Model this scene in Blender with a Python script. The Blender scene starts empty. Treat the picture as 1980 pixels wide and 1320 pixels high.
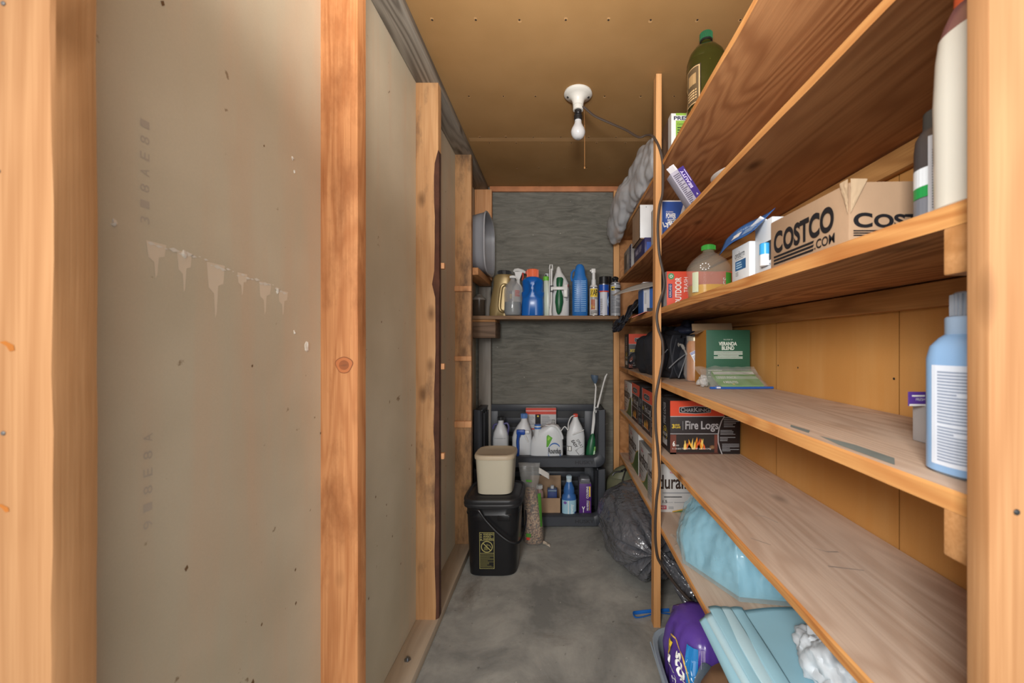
import bpy, bmesh, math, random
from mathutils import Vector, Matrix, noise
R_ = math.radians
SC = bpy.context.scene
COL = SC.collection

# ------------------------------------------------------------------ camera
F_PX = 765.0
cam = bpy.data.objects.new('camera', bpy.data.cameras.new('camera'))
COL.objects.link(cam)
cam.location = (0, 0, 1.135)
cam.rotation_euler = (R_(90), 0, 0)
cam.data.sensor_width = 36.0
cam.data.lens = F_PX / 1980 * 36
cam.data.shift_x = -90 / 1980
cam.data.shift_y = 5 / 1980
cam.data.clip_start = 0.02
cam.data.dof.use_dof = True
cam.data.dof.focus_distance = 1.7
cam.data.dof.aperture_fstop = 5.0
SC.camera = cam

# ------------------------------------------------------------------ world, lights, exposure
W = bpy.data.worlds.new('daylight'); SC.world = W; W.use_nodes = True
W.node_tree.nodes['Background'].inputs[0].default_value = (0.86, 0.93, 1.0, 1)
W.node_tree.nodes['Background'].inputs[1].default_value = 0.5


def area(name, loc, target, sx, sy, power, color, spread=180):
    L = bpy.data.lights.new(name, 'AREA'); L.shape = 'RECTANGLE'
    L.size = sx; L.size_y = sy; L.energy = power; L.color = color; L.spread = R_(spread)
    o = bpy.data.objects.new(name, L); COL.objects.link(o); o.location = loc
    o.rotation_euler = (Vector(target) - Vector(loc)).to_track_quat('-Z', 'Y').to_euler()
    return o


area('doorway_daylight', (0.75, -2.5, 1.6), (0.05, 1.3, 1.1), 4.2, 2.5, 128, (1.0, 0.98, 0.95))
area('bounced_flash', (-0.0, -0.02, 1.55), (0.0, 0.62, 2.2), 0.22, 0.22, 14, (1.0, 0.99, 0.97), 100)
area('forward_flash', (-0.36, -0.50, 1.5), (0.62, 1.05, 0.85), 0.3, 0.3, 12, (1.0, 0.98, 0.96), 112)
SC.view_settings.view_transform = 'Standard'
SC.view_settings.look = 'None'
SC.view_settings.exposure = 0.1
SC.view_settings.gamma = 1.0
SC.cycles.max_bounces = 10
SC.cycles.diffuse_bounces = 6
SC.cycles.transparent_max_bounces = 16
SC.cycles.use_denoising = True


# ------------------------------------------------------------------ colours and materials
def lin(h):
    h = h.lstrip('#'); out = []
    for i in (0, 2, 4):
        c = int(h[i:i + 2], 16) / 255
        out.append(c / 12.92 if c <= 0.04045 else ((c + 0.055) / 1.055) ** 2.4)
    return (out[0], out[1], out[2], 1.0)


class NT:
    """small helper around one material's node tree"""
    def __init__(s, name):
        s.m = bpy.data.materials.new(name); s.m.use_nodes = True
        s.t = s.m.node_tree; s.b = s.t.nodes['Principled BSDF']

    def n(s, kind, **kw):
        o = s.t.nodes.new(kind)
        for k, v in kw.items():
            if k.startswith('i_'):
                key = k[2:]
                o.inputs[int(key) if key.isdigit() else key.replace('_', ' ')].default_value = v
            else:
                setattr(o, k, v)
        return o

    def l(s, a, b):
        s.t.links.new(a, b)

    def mix(s, fac, a, b, mode='MIX'):
        o = s.t.nodes.new('ShaderNodeMix'); o.data_type = 'RGBA'; o.blend_type = mode; o.clamp_factor = True
        for sock, v in ((o.inputs[0], fac), (o.inputs[6], a), (o.inputs[7], b)):
            if hasattr(v, 'is_linked'): s.l(v, sock)
            else: sock.default_value = v
        return o.outputs[2]

    def math(s, op, a, b=None, c=None):
        o = s.t.nodes.new('ShaderNodeMath'); o.operation = op
        for i, v in enumerate((a, b, c)):
            if v is None: continue
            if hasattr(v, 'is_linked'): s.l(v, o.inputs[i])
            else: o.inputs[i].default_value = v
        return o.outputs[0]

    def ramp(s, fac, stops):
        o = s.t.nodes.new('ShaderNodeValToRGB'); s.l(fac, o.inputs[0])
        e = o.color_ramp.elements
        while len(e) < len(stops): e.new(0.5)
        for k, (p, c) in enumerate(stops):
            e[k].position = p; e[k].color = c if len(c) == 4 else (*c, 1)
        return o.outputs[0]

    def coords(s, scale, rand=True):
        tc = s.n('ShaderNodeTexCoord'); v = tc.outputs['Object']
        if rand:
            oi = s.n('ShaderNodeObjectInfo')
            cx = s.n('ShaderNodeCombineXYZ')
            for i, k in enumerate((7.3, 3.9, 5.1)):
                s.l(s.math('MULTIPLY', oi.outputs['Random'], k), cx.inputs[i])
            ad = s.n('ShaderNodeVectorMath', operation='ADD'); s.l(v, ad.inputs[0]); s.l(cx.outputs[0], ad.inputs[1])
            v = ad.outputs[0]
        mp = s.n('ShaderNodeMapping'); mp.inputs['Scale'].default_value = scale
        s.l(v, mp.inputs[0]); return mp.outputs[0]

    def noise(s, vec, scale, detail=4, rough=0.55, dist=0.0):
        o = s.n('ShaderNodeTexNoise'); s.l(vec, o.inputs['Vector'])
        o.inputs['Scale'].default_value = scale; o.inputs['Detail'].default_value = detail
        o.inputs['Roughness'].default_value = rough; o.inputs['Distortion'].default_value = dist
        return o.outputs[0]

    def bump(s, h, strength, dist=0.002):
        o = s.n('ShaderNodeBump'); s.l(h, o.inputs['Height'])
        o.inputs['Strength'].default_value = strength; o.inputs['Distance'].default_value = dist
        s.l(o.outputs[0], s.b.inputs['Normal'])


GREY = lambda v: (v, v, v, 1)
_mc = {}


def P(hexc, rough=0.5, metal=0.0, vary=0.06, bump=0.0, bscale=60, trans=0.0, alpha=1.0, ior=1.45, name=None):
    """plain plastic, paper, ink or metal with a slight mottling"""
    key = (hexc, rough, metal, vary, bump, bscale, trans, alpha)
    if key in _mc: return _mc[key]
    t = NT(name or 'mat_' + hexc.strip('#'))
    c = lin(hexc)
    v = t.coords((1, 1, 1))
    nz = t.noise(v, 9, 3)
    lo = tuple(x * (1 - vary) for x in c[:3]) + (1,); hi = tuple(min(1, x * (1 + vary)) for x in c[:3]) + (1,)
    t.l(t.ramp(nz, ((0.3, lo), (0.7, hi))), t.b.inputs['Base Color'])
    t.b.inputs['Roughness'].default_value = rough; t.b.inputs['Metallic'].default_value = metal
    t.b.inputs['IOR'].default_value = ior
    if trans: t.b.inputs['Transmission Weight'].default_value = trans
    if alpha < 1: t.b.inputs['Alpha'].default_value = alpha
    if bump: t.bump(t.noise(v, bscale, 5), bump)
    _mc[key] = t.m
    return t.m


def wood(name, base, dark, axis=2, rough=0.62, grey=None, freq=16, contrast=0.75, knots=0.5, blot=None, wide=8.0):
    t = NT(name)
    sc = [wide, wide, wide]; sc[axis] = 0.75
    v = t.coords(sc)
    n1 = t.noise(v, 0.75, 3, 0.45, 0.35)
    w = t.math('SINE', t.math('MULTIPLY', n1, freq * 9.0))
    w = t.math('MULTIPLY_ADD', w, 0.5, 0.5)
    w = t.math('POWER', w, 1.5)
    fs = [260.0] * 3; fs[axis] = 5.0
    fib = t.noise(t.coords(fs), 1.0, 2, 0.6)
    ls = [2.5] * 3; ls[axis] = 1.3
    big = t.noise(t.coords(ls), 1.0, 4, 0.6)
    cb, cd = lin(base), lin(dark)
    c = t.mix(t.math('MULTIPLY', w, contrast), cb, cd)
    c = t.mix(t.math('MULTIPLY', t.math('SUBTRACT', fib, 0.32), 1.3), c, cd)
    li = tuple(min(1, x * 1.22 + 0.01) for x in cb[:3]) + (1,)
    c = t.mix(t.ramp(big, ((0.42, GREY(0)), (0.72, GREY(0.65)))), c, li)
    if knots:
        ks = [9.0] * 3; ks[axis] = 4.5
        vo = t.n('ShaderNodeTexVoronoi'); t.l(t.coords(ks), vo.inputs['Vector']); vo.inputs['Scale'].default_value = 1.0
        near = t.ramp(vo.outputs['Distance'], ((0.05, GREY(1)), (0.19, GREY(0))))
        pick = t.ramp(vo.outputs['Color'], ((1 - knots * 0.72, GREY(0)), (1.001 - knots * 0.72, GREY(1))))
        kd = tuple(x * 0.42 for x in cd[:3]) + (1,)
        c = t.mix(t.math('MULTIPLY', t.math('MULTIPLY', near, pick), 0.8), c, kd)
    if blot:
        bs = [7.0] * 3; bs[axis] = 2.6
        bl = t.noise(t.coords(bs), 1.0, 6, 0.7)
        c = t.mix(t.ramp(bl, ((0.5, GREY(0)), (0.68, GREY(0.85)))), c, lin(blot))
    if grey:
        gs = [5.0] * 3; gs[axis] = 1.6
        gn = t.noise(t.coords(gs), 1.0, 5, 0.62)
        c = t.mix(t.ramp(gn, ((0.35, GREY(0.85)), (0.72, GREY(0.12)))), c, t.mix(0.25, lin(grey), c))
    t.l(c, t.b.inputs['Base Color'])
    t.b.inputs['Roughness'].default_value = rough
    t.b.inputs['Specular IOR Level'].default_value = 0.3
    t.bump(t.math('ADD', t.math('MULTIPLY', w, -0.5), t.math('MULTIPLY', fib, 0.6)), 0.22, 0.0012)
    return t.m


# studs: fresh pine, weathered pine, grey barn wood
M_STUD = wood('pine_stud', '#d6a173', '#b0713f', 2, knots=0.55, freq=9, contrast=.45)
M_STUDR = wood('orange_pine_stud', '#c48a5a', '#95552a', 2, knots=0.6, freq=12, contrast=.45, blot='#8a5530')
M_STUDW = wood('water_stained_pine', '#b98f64', '#97683e', 2, knots=0.6, freq=9, contrast=.45, blot='#5d4838')
M_JAMB = wood('blond_pine', '#a37850', '#875a33', 2, knots=0.35, freq=7, contrast=0.5)
M_GREYW = wood('weathered_grey_wood', '#8f877b', '#5d554c', 1, knots=0.5, freq=14, contrast=0.9)
M_GREYV = wood('weathered_grey_post', '#8b867e', '#6a625a', 2, knots=0.3, freq=8)
M_SILL = wood('dusty_sill', '#b8a48c', '#9c8770', 1, knots=0.3, freq=8, grey='#b3a592')
M_SHELF_U = wood('shelf_underside', '#be8a5c', '#86522e', 1, knots=0.7, freq=15, contrast=0.85, wide=6.0)
M_SHELF_E = wood('raw_shelf_edge', '#d0995c', '#a5622e', 1, knots=0.4, freq=14, contrast=0.7)
M_SHELF_T = wood('worn_shelf_top', '#d2b8a0', '#a07a5c', 1, knots=0.3, freq=15, contrast=0.8, grey='#cdbaa9', wide=7.0)
M_LEDGER = wood('ledger_wood', '#b98850', '#85562a', 1, knots=0.3, freq=10)
M_UPR = wood('upright_pine', '#d2a06c', '#b4783f', 2, knots=0.1, freq=5, contrast=0.4)
M_CLEAT = wood('cleat_wood', '#c28f5d', '#98632f', 0, knots=0.1, freq=6)
M_RAIL = wood('rail_wood', '#b98453', '#8f5c30', 1, knots=0.2, freq=6)
M_BARK = P('#4d2f22', 0.9, vary=0.4, bump=1.0, bscale=90, name='bark')


def drywall(name, a, b, streak=None, spots=None, axis=2):
    t = NT(name)
    v = t.coords((1, 1, 1), False)
    big = t.noise(v, 1.8, 4, 0.55)
    c = t.mix(t.ramp(big, ((0.35, GREY(0)), (0.7, GREY(1)))), lin(a), lin(b))
    if streak:
        s = [5.0] * 3; s[axis] = 0.5
        st = t.noise(t.coords(s, False), 1.6, 4, 0.6)
        c = t.mix(t.ramp(st, ((0.48, GREY(0)), (0.74, GREY(0.7)))), c, lin(streak))
    if spots:
        sp = t.noise(v, 26, 4, 0.6)
        c = t.mix(t.ramp(sp, ((0.70, GREY(0)), (0.745, GREY(0.75)))), c, lin(spots))
    fine = t.noise(v, 420, 3, 0.6)
    c = t.mix(t.math('MULTIPLY', fine, 0.12), c, GREY(0.02))
    t.l(c, t.b.inputs['Base Color']); t.b.inputs['Roughness'].default_value = 0.85
    t.b.inputs['Specular IOR Level'].default_value = 0.18
    t.bump(t.math('ADD', t.math('MULTIPLY', fine, 0.25), t.noise(v, 14, 4)), 0.10, 0.002)
    return t.m


M_WALLL = drywall('grey_drywall_paper', '#cfc2a9', '#b9ac93', '#cfae90', '#7d6446')
M_WALLR = drywall('tan_sheathing', '#cb9250', '#b87f3d', '#d2a062')
M_CEIL = drywall('brown_ceiling_paper', '#a88254', '#967144', None, None)

t = NT('old_concrete_plywood')
v = t.coords((2.2, 2.2, 14), False)
n1 = t.noise(v, 2.4, 8, 0.7, 1.2)
v2 = t.coords((1, 1, 1), False)
c = t.mix(t.ramp(n1, ((0.30, GREY(0)), (0.68, GREY(1)))), lin('#504f48'), lin('#7c7a71'))
c = t.mix(t.ramp(t.noise(v2, 2.6, 5, 0.6), ((0.4, GREY(0)), (0.8, GREY(0.5)))), c, lin('#8b887e'))
c = t.mix(t.ramp(t.noise(v2, 40, 4, 0.5), ((0.73, GREY(0)), (0.76, GREY(0.7)))), c, lin('#c8c4b8'))
t.l(c, t.b.inputs['Base Color']); t.b.inputs['Roughness'].default_value = 0.85
t.bump(n1, 0.5, 0.004); M_BACK = t.m

t = NT('stained_concrete')
v = t.coords((1, 1, 1), False)
c = t.mix(t.ramp(t.noise(v, 3.2, 7, 0.65, 0.4), ((0.36, GREY(0)), (0.66, GREY(1)))), lin('#7a7a76'), lin('#aeaca4'))
c = t.mix(t.ramp(t.noise(v, 1.7, 6, 0.7, 0.8), ((0.54, GREY(0)), (0.72, GREY(0.75)))), c, lin('#5f564c'))
c = t.mix(t.ramp(t.noise(v, 30, 5, 0.6), ((0.66, GREY(0)), (0.72, GREY(0.6)))), c, lin('#3f3c38'))
c = t.mix(t.ramp(t.noise(v, 75, 3, 0.5), ((0.72, GREY(0)), (0.75, GREY(0.6)))), c, lin('#d0cdc4'))
t.l(c, t.b.inputs['Base Color']); t.b.inputs['Roughness'].default_value = 0.72
t.bump(t.noise(v, 60, 6, 0.6), 0.25, 0.002); M_FLOOR = t.m


# ------------------------------------------------------------------ mesh builder
_tc = {}


def glyphs(s, bold):
    key = (s, bold)
    if key not in _tc:
        cu = bpy.data.curves.new('lettering', 'FONT'); cu.body = s; cu.resolution_u = 6
        cu.offset = bold
        ob = bpy.data.objects.new('lettering', cu)
        me = bpy.data.meshes.new_from_object(ob)
        vs = [(q.co.x, q.co.y) for q in me.vertices]; fs = [tuple(p.vertices) for p in me.polygons]
        x0 = min(a for a, b in vs); x1 = max(a for a, b in vs); y0 = min(b for a, b in vs); y1 = max(b for a, b in vs)
        _tc[key] = ([((a - x0) / (x1 - x0), (b - y0) / (y1 - y0)) for a, b in vs], fs)
        bpy.data.objects.remove(ob); bpy.data.curves.remove(cu); bpy.data.meshes.remove(me)
    return _tc[key]


def plane(O, Rt, Up):
    O, Rt, Up = Vector(O), Vector(Rt).normalized(), Vector(Up).normalized(); N = Rt.cross(Up)
    return lambda u, v, l: O + Rt * u + Up * v + N * l


def turned(fr, u, v, a=90):
    """the same surface with its own u, v turned by a degrees about (u, v)"""
    ca, sa = math.cos(R_(a)), math.sin(R_(a))
    return lambda p, q, l: fr(u + p * ca - q * sa, v + p * sa + q * ca, l)


def cyl(rx, ry=None, z=0, a0=0, cx=0, cy=0, n=2.0):
    """wraps u round an upright body, u = 0 facing -Y turned by a0 degrees"""
    ry = ry or rx
    rm = (rx + ry) / 2

    def f(u, v, l):
        a = R_(a0) + u / rm
        s, c = math.sin(a), math.cos(a)
        k = (abs(s) ** n + abs(c) ** n) ** (-1 / n) if n != 2 else 1
        return Vector((cx + (rx + l) * s * k, cy - (ry + l) * c * k, z + v))
    return f


class B:
    def __init__(s):
        s.bm = bmesh.new(); s.mats = []

    def mi(s, m):
        if m not in s.mats: s.mats.append(m)
        return s.mats.index(m)

    def face(s, pts, m):
        f = s.bm.faces.new([s.bm.verts.new(p) for p in pts]); f.material_index = s.mi(m); return f

    def box(s, x0, x1, y0, y1, z0, z1, m, bev=0.0, top=None, bottom=None, left=None, front=None, segs=2):
        vs = [s.bm.verts.new(p) for p in ((x0, y0, z0), (x1, y0, z0), (x1, y1, z0), (x0, y1, z0), (x0, y0, z1), (x1, y0, z1), (x1, y1, z1), (x0, y1, z1))]
        fs = []
        for idx, mm in (((3, 2, 1, 0), bottom), ((4, 5, 6, 7), top), ((0, 1, 5, 4), front), ((1, 2, 6, 5), None), ((2, 3, 7, 6), None), ((3, 0, 4, 7), left)):
            f = s.bm.faces.new([vs[i] for i in idx]); f.material_index = s.mi(mm or m); fs.append(f)
        if bev:
            es = list({e for f in fs for e in f.edges})
            bmesh.ops.bevel(s.bm, geom=es, offset=bev, segments=segs, profile=0.5, affect='EDGES')
        return s

    def hexa(s, bot, top, m):
        """a solid from four bottom and four top points, both listed counter-clockwise from above"""
        vs = [s.bm.verts.new(p) for p in list(bot) + list(top)]
        for idx in ((3, 2, 1, 0), (4, 5, 6, 7), (0, 1, 5, 4), (1, 2, 6, 5), (2, 3, 7, 6), (3, 0, 4, 7)):
            s.bm.faces.new([vs[i] for i in idx]).material_index = s.mi(m)
        return s

    def loft(s, rings, m, seg=28, cap0=True, cap1=True, fn=None):
        """rings: (z, rx, ry, cx, cy, n) superellipse sections stacked up z"""
        loops = []
        for r in rings:
            z, rx, ry, cx, cy, n = (list(r) + [None, 0, 0, 2][len(r) - 2:])[:6] if len(r) < 6 else r
            ry = rx if ry is None else ry
            lp = []
            for i in range(seg):
                a = 2 * math.pi * i / seg; ca, sa = math.cos(a), math.sin(a)
                k = (abs(ca) ** n + abs(sa) ** n) ** (-1 / n)
                p = Vector((cx + rx * ca * k, cy + ry * sa * k, z))
                if fn: p = fn(p)
                lp.append(s.bm.verts.new(p))
            loops.append(lp)
        im = s.mi(m)
        for A, C in zip(loops, loops[1:]):
            for i in range(seg):
                j = (i + 1) % seg
                s.bm.faces.new((A[i], A[j], C[j], C[i])).material_index = im
        if cap0: s.bm.faces.new(loops[0][::-1]).material_index = im
        if cap1: s.bm.faces.new(loops[-1]).material_index = im
        return s

    def tube(s, pts, r, m, seg=8, closed=False, flat=1.0):
        pts = [Vector(p) for p in pts]; n = len(pts); loops = []
        ref = Vector((0.123, 0.456, 0.88)).normalized()
        for i, p in enumerate(pts):
            a = pts[(i - 1) % n] if (closed or i) else p; b = pts[(i + 1) % n] if (closed or i < n - 1) else p
            d = (b - a).normalized()
            x = ref - d * ref.dot(d)
            if x.length < 1e-4: x = Vector((1, 0, 0)).cross(d)
            x.normalize(); y = d.cross(x); ref = x
            rr = r[i] if isinstance(r, (list, tuple)) else r
            loops.append([s.bm.verts.new(p + x * rr * math.cos(2 * math.pi * k / seg) + y * rr * flat * math.sin(2 * math.pi * k / seg)) for k in range(seg)])
        im = s.mi(m)
        pairs = list(zip(loops, loops[1:])) + ([(loops[-1], loops[0])] if closed else [])
        for A, C in pairs:
            for k in range(seg):
                j = (k + 1) % seg
                s.bm.faces.new((A[k], A[j], C[j], C[k])).material_index = im
        if not closed:
            s.bm.faces.new(loops[0][::-1]).material_index = im; s.bm.faces.new(loops[-1]).material_index = im
        return s

    def grid(s, fn, nu, nv, m):
        g = [[s.bm.verts.new(fn(i / nu, j / nv)) for j in range(nv + 1)] for i in range(nu + 1)]
        im = s.mi(m)
        for i in range(nu):
            for j in range(nv):
                s.bm.faces.new((g[i][j], g[i + 1][j], g[i + 1][j + 1], g[i][j + 1])).material_index = im
        return s

    def blob(s, c, r, m, fn=None, seg=48, rings=28, n=2.0):
        """closed lump: fn(direction, point) -> point"""
        c = Vector(c); vs = []
        for j in range(1, rings):
            th = math.pi * j / rings; row = []
            for i in range(seg):
                a = 2 * math.pi * i / seg
                d = Vector((math.sin(th) * math.cos(a), math.sin(th) * math.sin(a), math.cos(th)))
                k = (abs(d.x) ** n + abs(d.y) ** n + abs(d.z) ** n) ** (-1 / n)
                p = c + Vector((d.x * r[0], d.y * r[1], d.z * r[2])) * k
                row.append(s.bm.verts.new(fn(d, p) if fn else p))
            vs.append(row)
        im = s.mi(m)
        tp = Vector((0, 0, 1)); pt = c + Vector((0, 0, r[2])); top = s.bm.verts.new(fn(tp, pt) if fn else pt)
        pb = c - Vector((0, 0, r[2])); bot = s.bm.verts.new(fn(-tp, pb) if fn else pb)
        for A, C in zip(vs, vs[1:]):
            for i in range(seg):
                j = (i + 1) % seg
                s.bm.faces.new((A[i], C[i], C[j], A[j])).material_index = im
        for i in range(seg):
            j = (i + 1) % seg
            s.bm.faces.new((top, vs[0][i], vs[0][j])).material_index = im
            s.bm.faces.new((bot, vs[-1][j], vs[-1][i])).material_index = im
        return s

    # ---- printing on a surface fr(u, v, lift)
    def rect(s, fr, u0, v0, u1, v1, m, l=1, n=1):
        for i in range(n):
            a = u0 + (u1 - u0) * i / n; b = u0 + (u1 - u0) * (i + 1) / n
            s.face([fr(a, v0, l * .0004), fr(b, v0, l * .0004), fr(b, v1, l * .0004), fr(a, v1, l * .0004)], m)
        return s

    def shape(s, fr, pts, m, l=1):
        s.face([fr(u, v, l * .0004) for u, v in pts], m); return s

    def disc(s, fr, u, v, r, m, l=1, r2=0, k=20):
        for i in range(k):
            a, b = 2 * math.pi * i / k, 2 * math.pi * (i + 1) / k
            q = [(u + r * math.cos(a), v + r * math.sin(a)), (u + r * math.cos(b), v + r * math.sin(b))]
            q += [(u + r2 * math.cos(b), v + r2 * math.sin(b)), (u + r2 * math.cos(a), v + r2 * math.sin(a))] if r2 else [(u, v)]
            s.shape(fr, q, m, l)
        return s

    def text(s, fr, txt, u0, v0, u1, v1, m, l=2, bold=0.0):
        vs, fs = glyphs(txt, bold); im = s.mi(m)
        q = [s.bm.verts.new(fr(u0 + (u1 - u0) * a, v0 + (v1 - v0) * b, l * .0004)) for a, b in vs]
        for f in fs:
            try: s.bm.faces.new([q[i] for i in f]).material_index = im
            except ValueError: pass
        return s

    def lines(s, fr, u0, v0, u1, v1, k, m, l=2, seed=1, fill=0.5, center=False, n=1):
        rd = random.Random(seed); h = (v1 - v0) / k
        for i in range(k):
            w = (u1 - u0) * (1 if rd.random() < .6 else rd.uniform(.45, .9)); o = (u1 - u0 - w) / 2 if center else 0
            s.rect(fr, u0 + o, v1 - (i + .5 + fill / 2) * h, u0 + o + w, v1 - (i + .5 - fill / 2) * h, m, l, n)
        return s

    def obj(s, name, parent=None, smooth=35, loc=(0, 0, 0), rz=0.0, merge=False):
        if merge: bmesh.ops.remove_doubles(s.bm, verts=s.bm.verts, dist=1e-5)
        me = bpy.data.meshes.new(name); s.bm.to_mesh(me); s.bm.free()
        for m in s.mats: me.materials.append(m)
        if smooth:
            me.shade_smooth(); me.set_sharp_from_angle(angle=R_(smooth))
        o = bpy.data.objects.new(name, me); COL.objects.link(o)
        o.location = loc; o.rotation_euler = (0, 0, R_(rz))
        if parent: o.parent = parent
        return o


def tag(o, label, cat, group=None):
    o['label'] = label; o['category'] = cat
    if group: o['group'] = group
    return o


def thing(name, label, cat, loc=(0, 0, 0), rz=0.0, group=None, rot=None):
    o = bpy.data.objects.new(name, None); COL.objects.link(o); o.empty_display_size = 0.05
    o.location = loc; o.rotation_euler = rot or (0, 0, R_(rz))
    return tag(o, label, cat, group)


def struct(o, label=None, cat=None):
    o['kind'] = 'structure'
    if label: o['label'] = label
    if cat: o['category'] = cat
    return o


def solid(o, t, offset=0.0):
    md = o.modifiers.new('thickness', 'SOLIDIFY'); md.thickness = t; md.offset = offset; return o


def bez(pts, k=6):
    """Catmull-Rom through pts"""
    p = [Vector(q) for q in pts]; p = [p[0] * 2 - p[1]] + p + [p[-1] * 2 - p[-2]]; out = []
    for i in range(1, len(p) - 2):
        for j in range(k):
            u = j / k
            out.append(0.5 * ((2 * p[i]) + (p[i + 1] - p[i - 1]) * u + (2 * p[i - 1] - 5 * p[i] + 4 * p[i + 1] - p[i + 2]) * u * u + (3 * p[i] - p[i - 1] - 3 * p[i + 1] + p[i + 2]) * u ** 3))
    return out + [p[-2]]


def fold(p, f=9.0, seed=0.0):
    q = Vector((p[0] * f + seed, p[1] * f + seed * 1.7, p[2] * f - seed))
    return (abs(noise.noise(q)) * 1.2 + 0.55 * abs(noise.noise(q * 2.3)) + 0.3 * abs(noise.noise(q * 4.9))) - 0.45


# common inks and plastics
WHITE = P('#e6e6e2', 0.45); INKW = P('#dcdad4', 0.6); INKB = P('#17161a', 0.6); PAPER = P('#d4d2cb', 0.75)
KRAFT = P('#a3866a', 0.85, vary=0.1, bump=0.15, bscale=200); KRAFTD = P('#8a6f55', 0.85, vary=0.1)
RED = P('#c8412f', 0.5); ORANGE = P('#e2632b', 0.4); GREEN = P('#3f9a3d', 0.4); BLUE = P('#1f5fb0', 0.35)
NAVY = P('#23366e', 0.5); YELLOW = P('#e2c23a', 0.5); SILVER = P('#b9babd', 0.35); BLACK = P('#1b1b1d', 0.4)
STEEL = P('#8b8d90', 0.35, 0.9); CHARCOAL = P('#37393d', 0.5); GREYTXT = P('#8d8f92', 0.6)
PURPLE = P('#4a2b78', 0.45); WHITEP = P('#d9dad8', 0.35, vary=0.02)

H = 2.213      # ceiling height
YB = 2.72      # back wall
XL, XR = -0.568, 0.74
SF = -0.479    # room-side face of the studs
#BODY
# ------------------------------------------------------------------ room shell
b = B(); b.box(-2.2, 2.2, -2.6, 2.9, -0.06, 0.0, M_FLOOR); struct(b.obj('floor', smooth=0))
b = B(); b.box(-0.7, 0.86, 0.352, 2.9, H, H + 0.05, M_CEIL)
SEAM = P('#b0895a', 0.8, vary=0.12, name='joint_tape'); HOLE = P('#2c2118', 0.9)
ceil_o = struct(b.obj('ceiling', smooth=0))
b = B()
fr = plane((0, 0, H), (1, 0, 0), (0, -1, 0))
b.rect(fr, -0.47, -2.105, 0.735, -2.072, SEAM, 1)
b.rect(fr, -0.47, -2.0705, 0.735, -2.068, P('#c7a678', 0.8), 2)
b.obj('joint_strip', ceil_o, smooth=0)
b = B()
rd = random.Random(4)
for yy, dx in ((1.315, 0.0), (1.72, 0.03), (2.06, 0.01), (2.12, 0.05), (2.42, 0.02)):
    x = -0.42 + dx
    while x < 0.62:
        b.disc(fr, x, -(yy + rd.uniform(-.008, .008)), rd.uniform(.0055, .0075), P('#b99060', 0.8), 1, k=8)
        b.disc(fr, x, -yy, .0036, HOLE, 3, k=8)
        x += rd.uniform(.135, .16)
b.obj('nail_dimples', ceil_o, smooth=0)['kind'] = 'stuff'

b = B(); b.box(XL - 0.014, XL, 0.39, YB + 0.02, 0.0, H, M_WALLL); wl = struct(b.obj('wall_left', smooth=0))
b = B(); b.box(XR, XR + 0.014, 0.39, YB + 0.02, 0.0, H, M_WALLR); wr = struct(b.obj('wall_right', smooth=0))
b = B(); b.box(XL - 0.02, XR + 0.02, YB, YB + 0.03, 0.0, H, M_BACK); struct(b.obj('wall_back', smooth=0))
b = B(); b.box(XL - 1.2, XL, 0.378, 0.39, 0, H, M_WALLL); struct(b.obj('wall_front', smooth=0))
b = B(); b.box(0.474, XR + 1.2, 0.358, 0.372, 0, H, M_WALLR); struct(b.obj('wall_front_right', smooth=0))
b = B(); b.box(-1.8, 1.9, 0.33, 0.352, H, H + 0.3, M_JAMB); struct(b.obj('wall_front_header', smooth=0))

# seams of the right-hand sheathing, scuffs and nail pops of the left-hand drywall
b = B(); fr = plane((XR, 0, 0), (0, -1, 0), (0, 0, 1))
SEAMW = P('#8c5f28', 0.9)
for yy in (0.86, 1.345):
    b.rect(fr, -yy, 0, -yy + .0025, H, SEAMW, 1)
for yy in (1.21, 1.32, .86):
    for zz in (0.93, 1.05, 0.52, 0.6, 1.42):
        b.disc(fr, -yy - .012, zz + yy * .01, .003, HOLE, 2, k=8)
b.obj('sheathing_seam', wr, smooth=0)
fr = plane((XL, 0, 0), (0, 1, 0), (0, 0, 1))
GYP = P('#d8d0c2', 0.85, vary=0.05, bump=0.5); SCRAPE = P('#d6c5ad', 0.85, vary=0.05); DIRT = P('#6b4f32', 0.9)
b = B(); rd = random.Random(7)
top = [(0.558, 1.278), (0.60, 1.275), (0.655, 1.268), (0.71, 1.262), (0.765, 1.254), (0.815, 1.244)]
for (u, v), ln in zip(top, (.05, .062, .09, .04, .062, .05)):
    w = rd.uniform(.010, .02)
    b.shape(fr, [(u - w, v), (u - w * .8, v - ln * .45), (u - w * .2, v - ln * .55), (u - w * .05, v - ln), (u + w * .12, v - ln * .9), (u + w * .3, v - ln * .4), (u + w * .9, v - ln * .35), (u + w * 1.1, v)], SCRAPE, 1)
for i in range(26):
    u = 0.55 + i * .0107; v = 1.279 - (u - .55) * .128 + rd.uniform(-.004, .004)
    r = rd.uniform(.001, .0045)
    b.shape(fr, [(u - r * 1.6, v), (u, v - r), (u + r * 2.8, v - r * .2), (u + r * .3, v + r * .7)], GYP, 2)
b.obj('scrape_mark', wl, smooth=0)
for u, v, r in ((0.60, 1.271, .006), (0.80, 1.243, .006), (0.893, 1.13, .012), (0.85, 1.16, .004), (0.845, 1.53, .004), (0.85, 1.505, .003), (0.505, 1.29, .005)):
    b = B(); b.blob((XL, u, v), (.0025, r * .7, r), GYP, lambda d, p: p + d * .003 * noise.noise(p * 300), 12, 8); b.obj('nail_pop', wl)
b = B()
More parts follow.
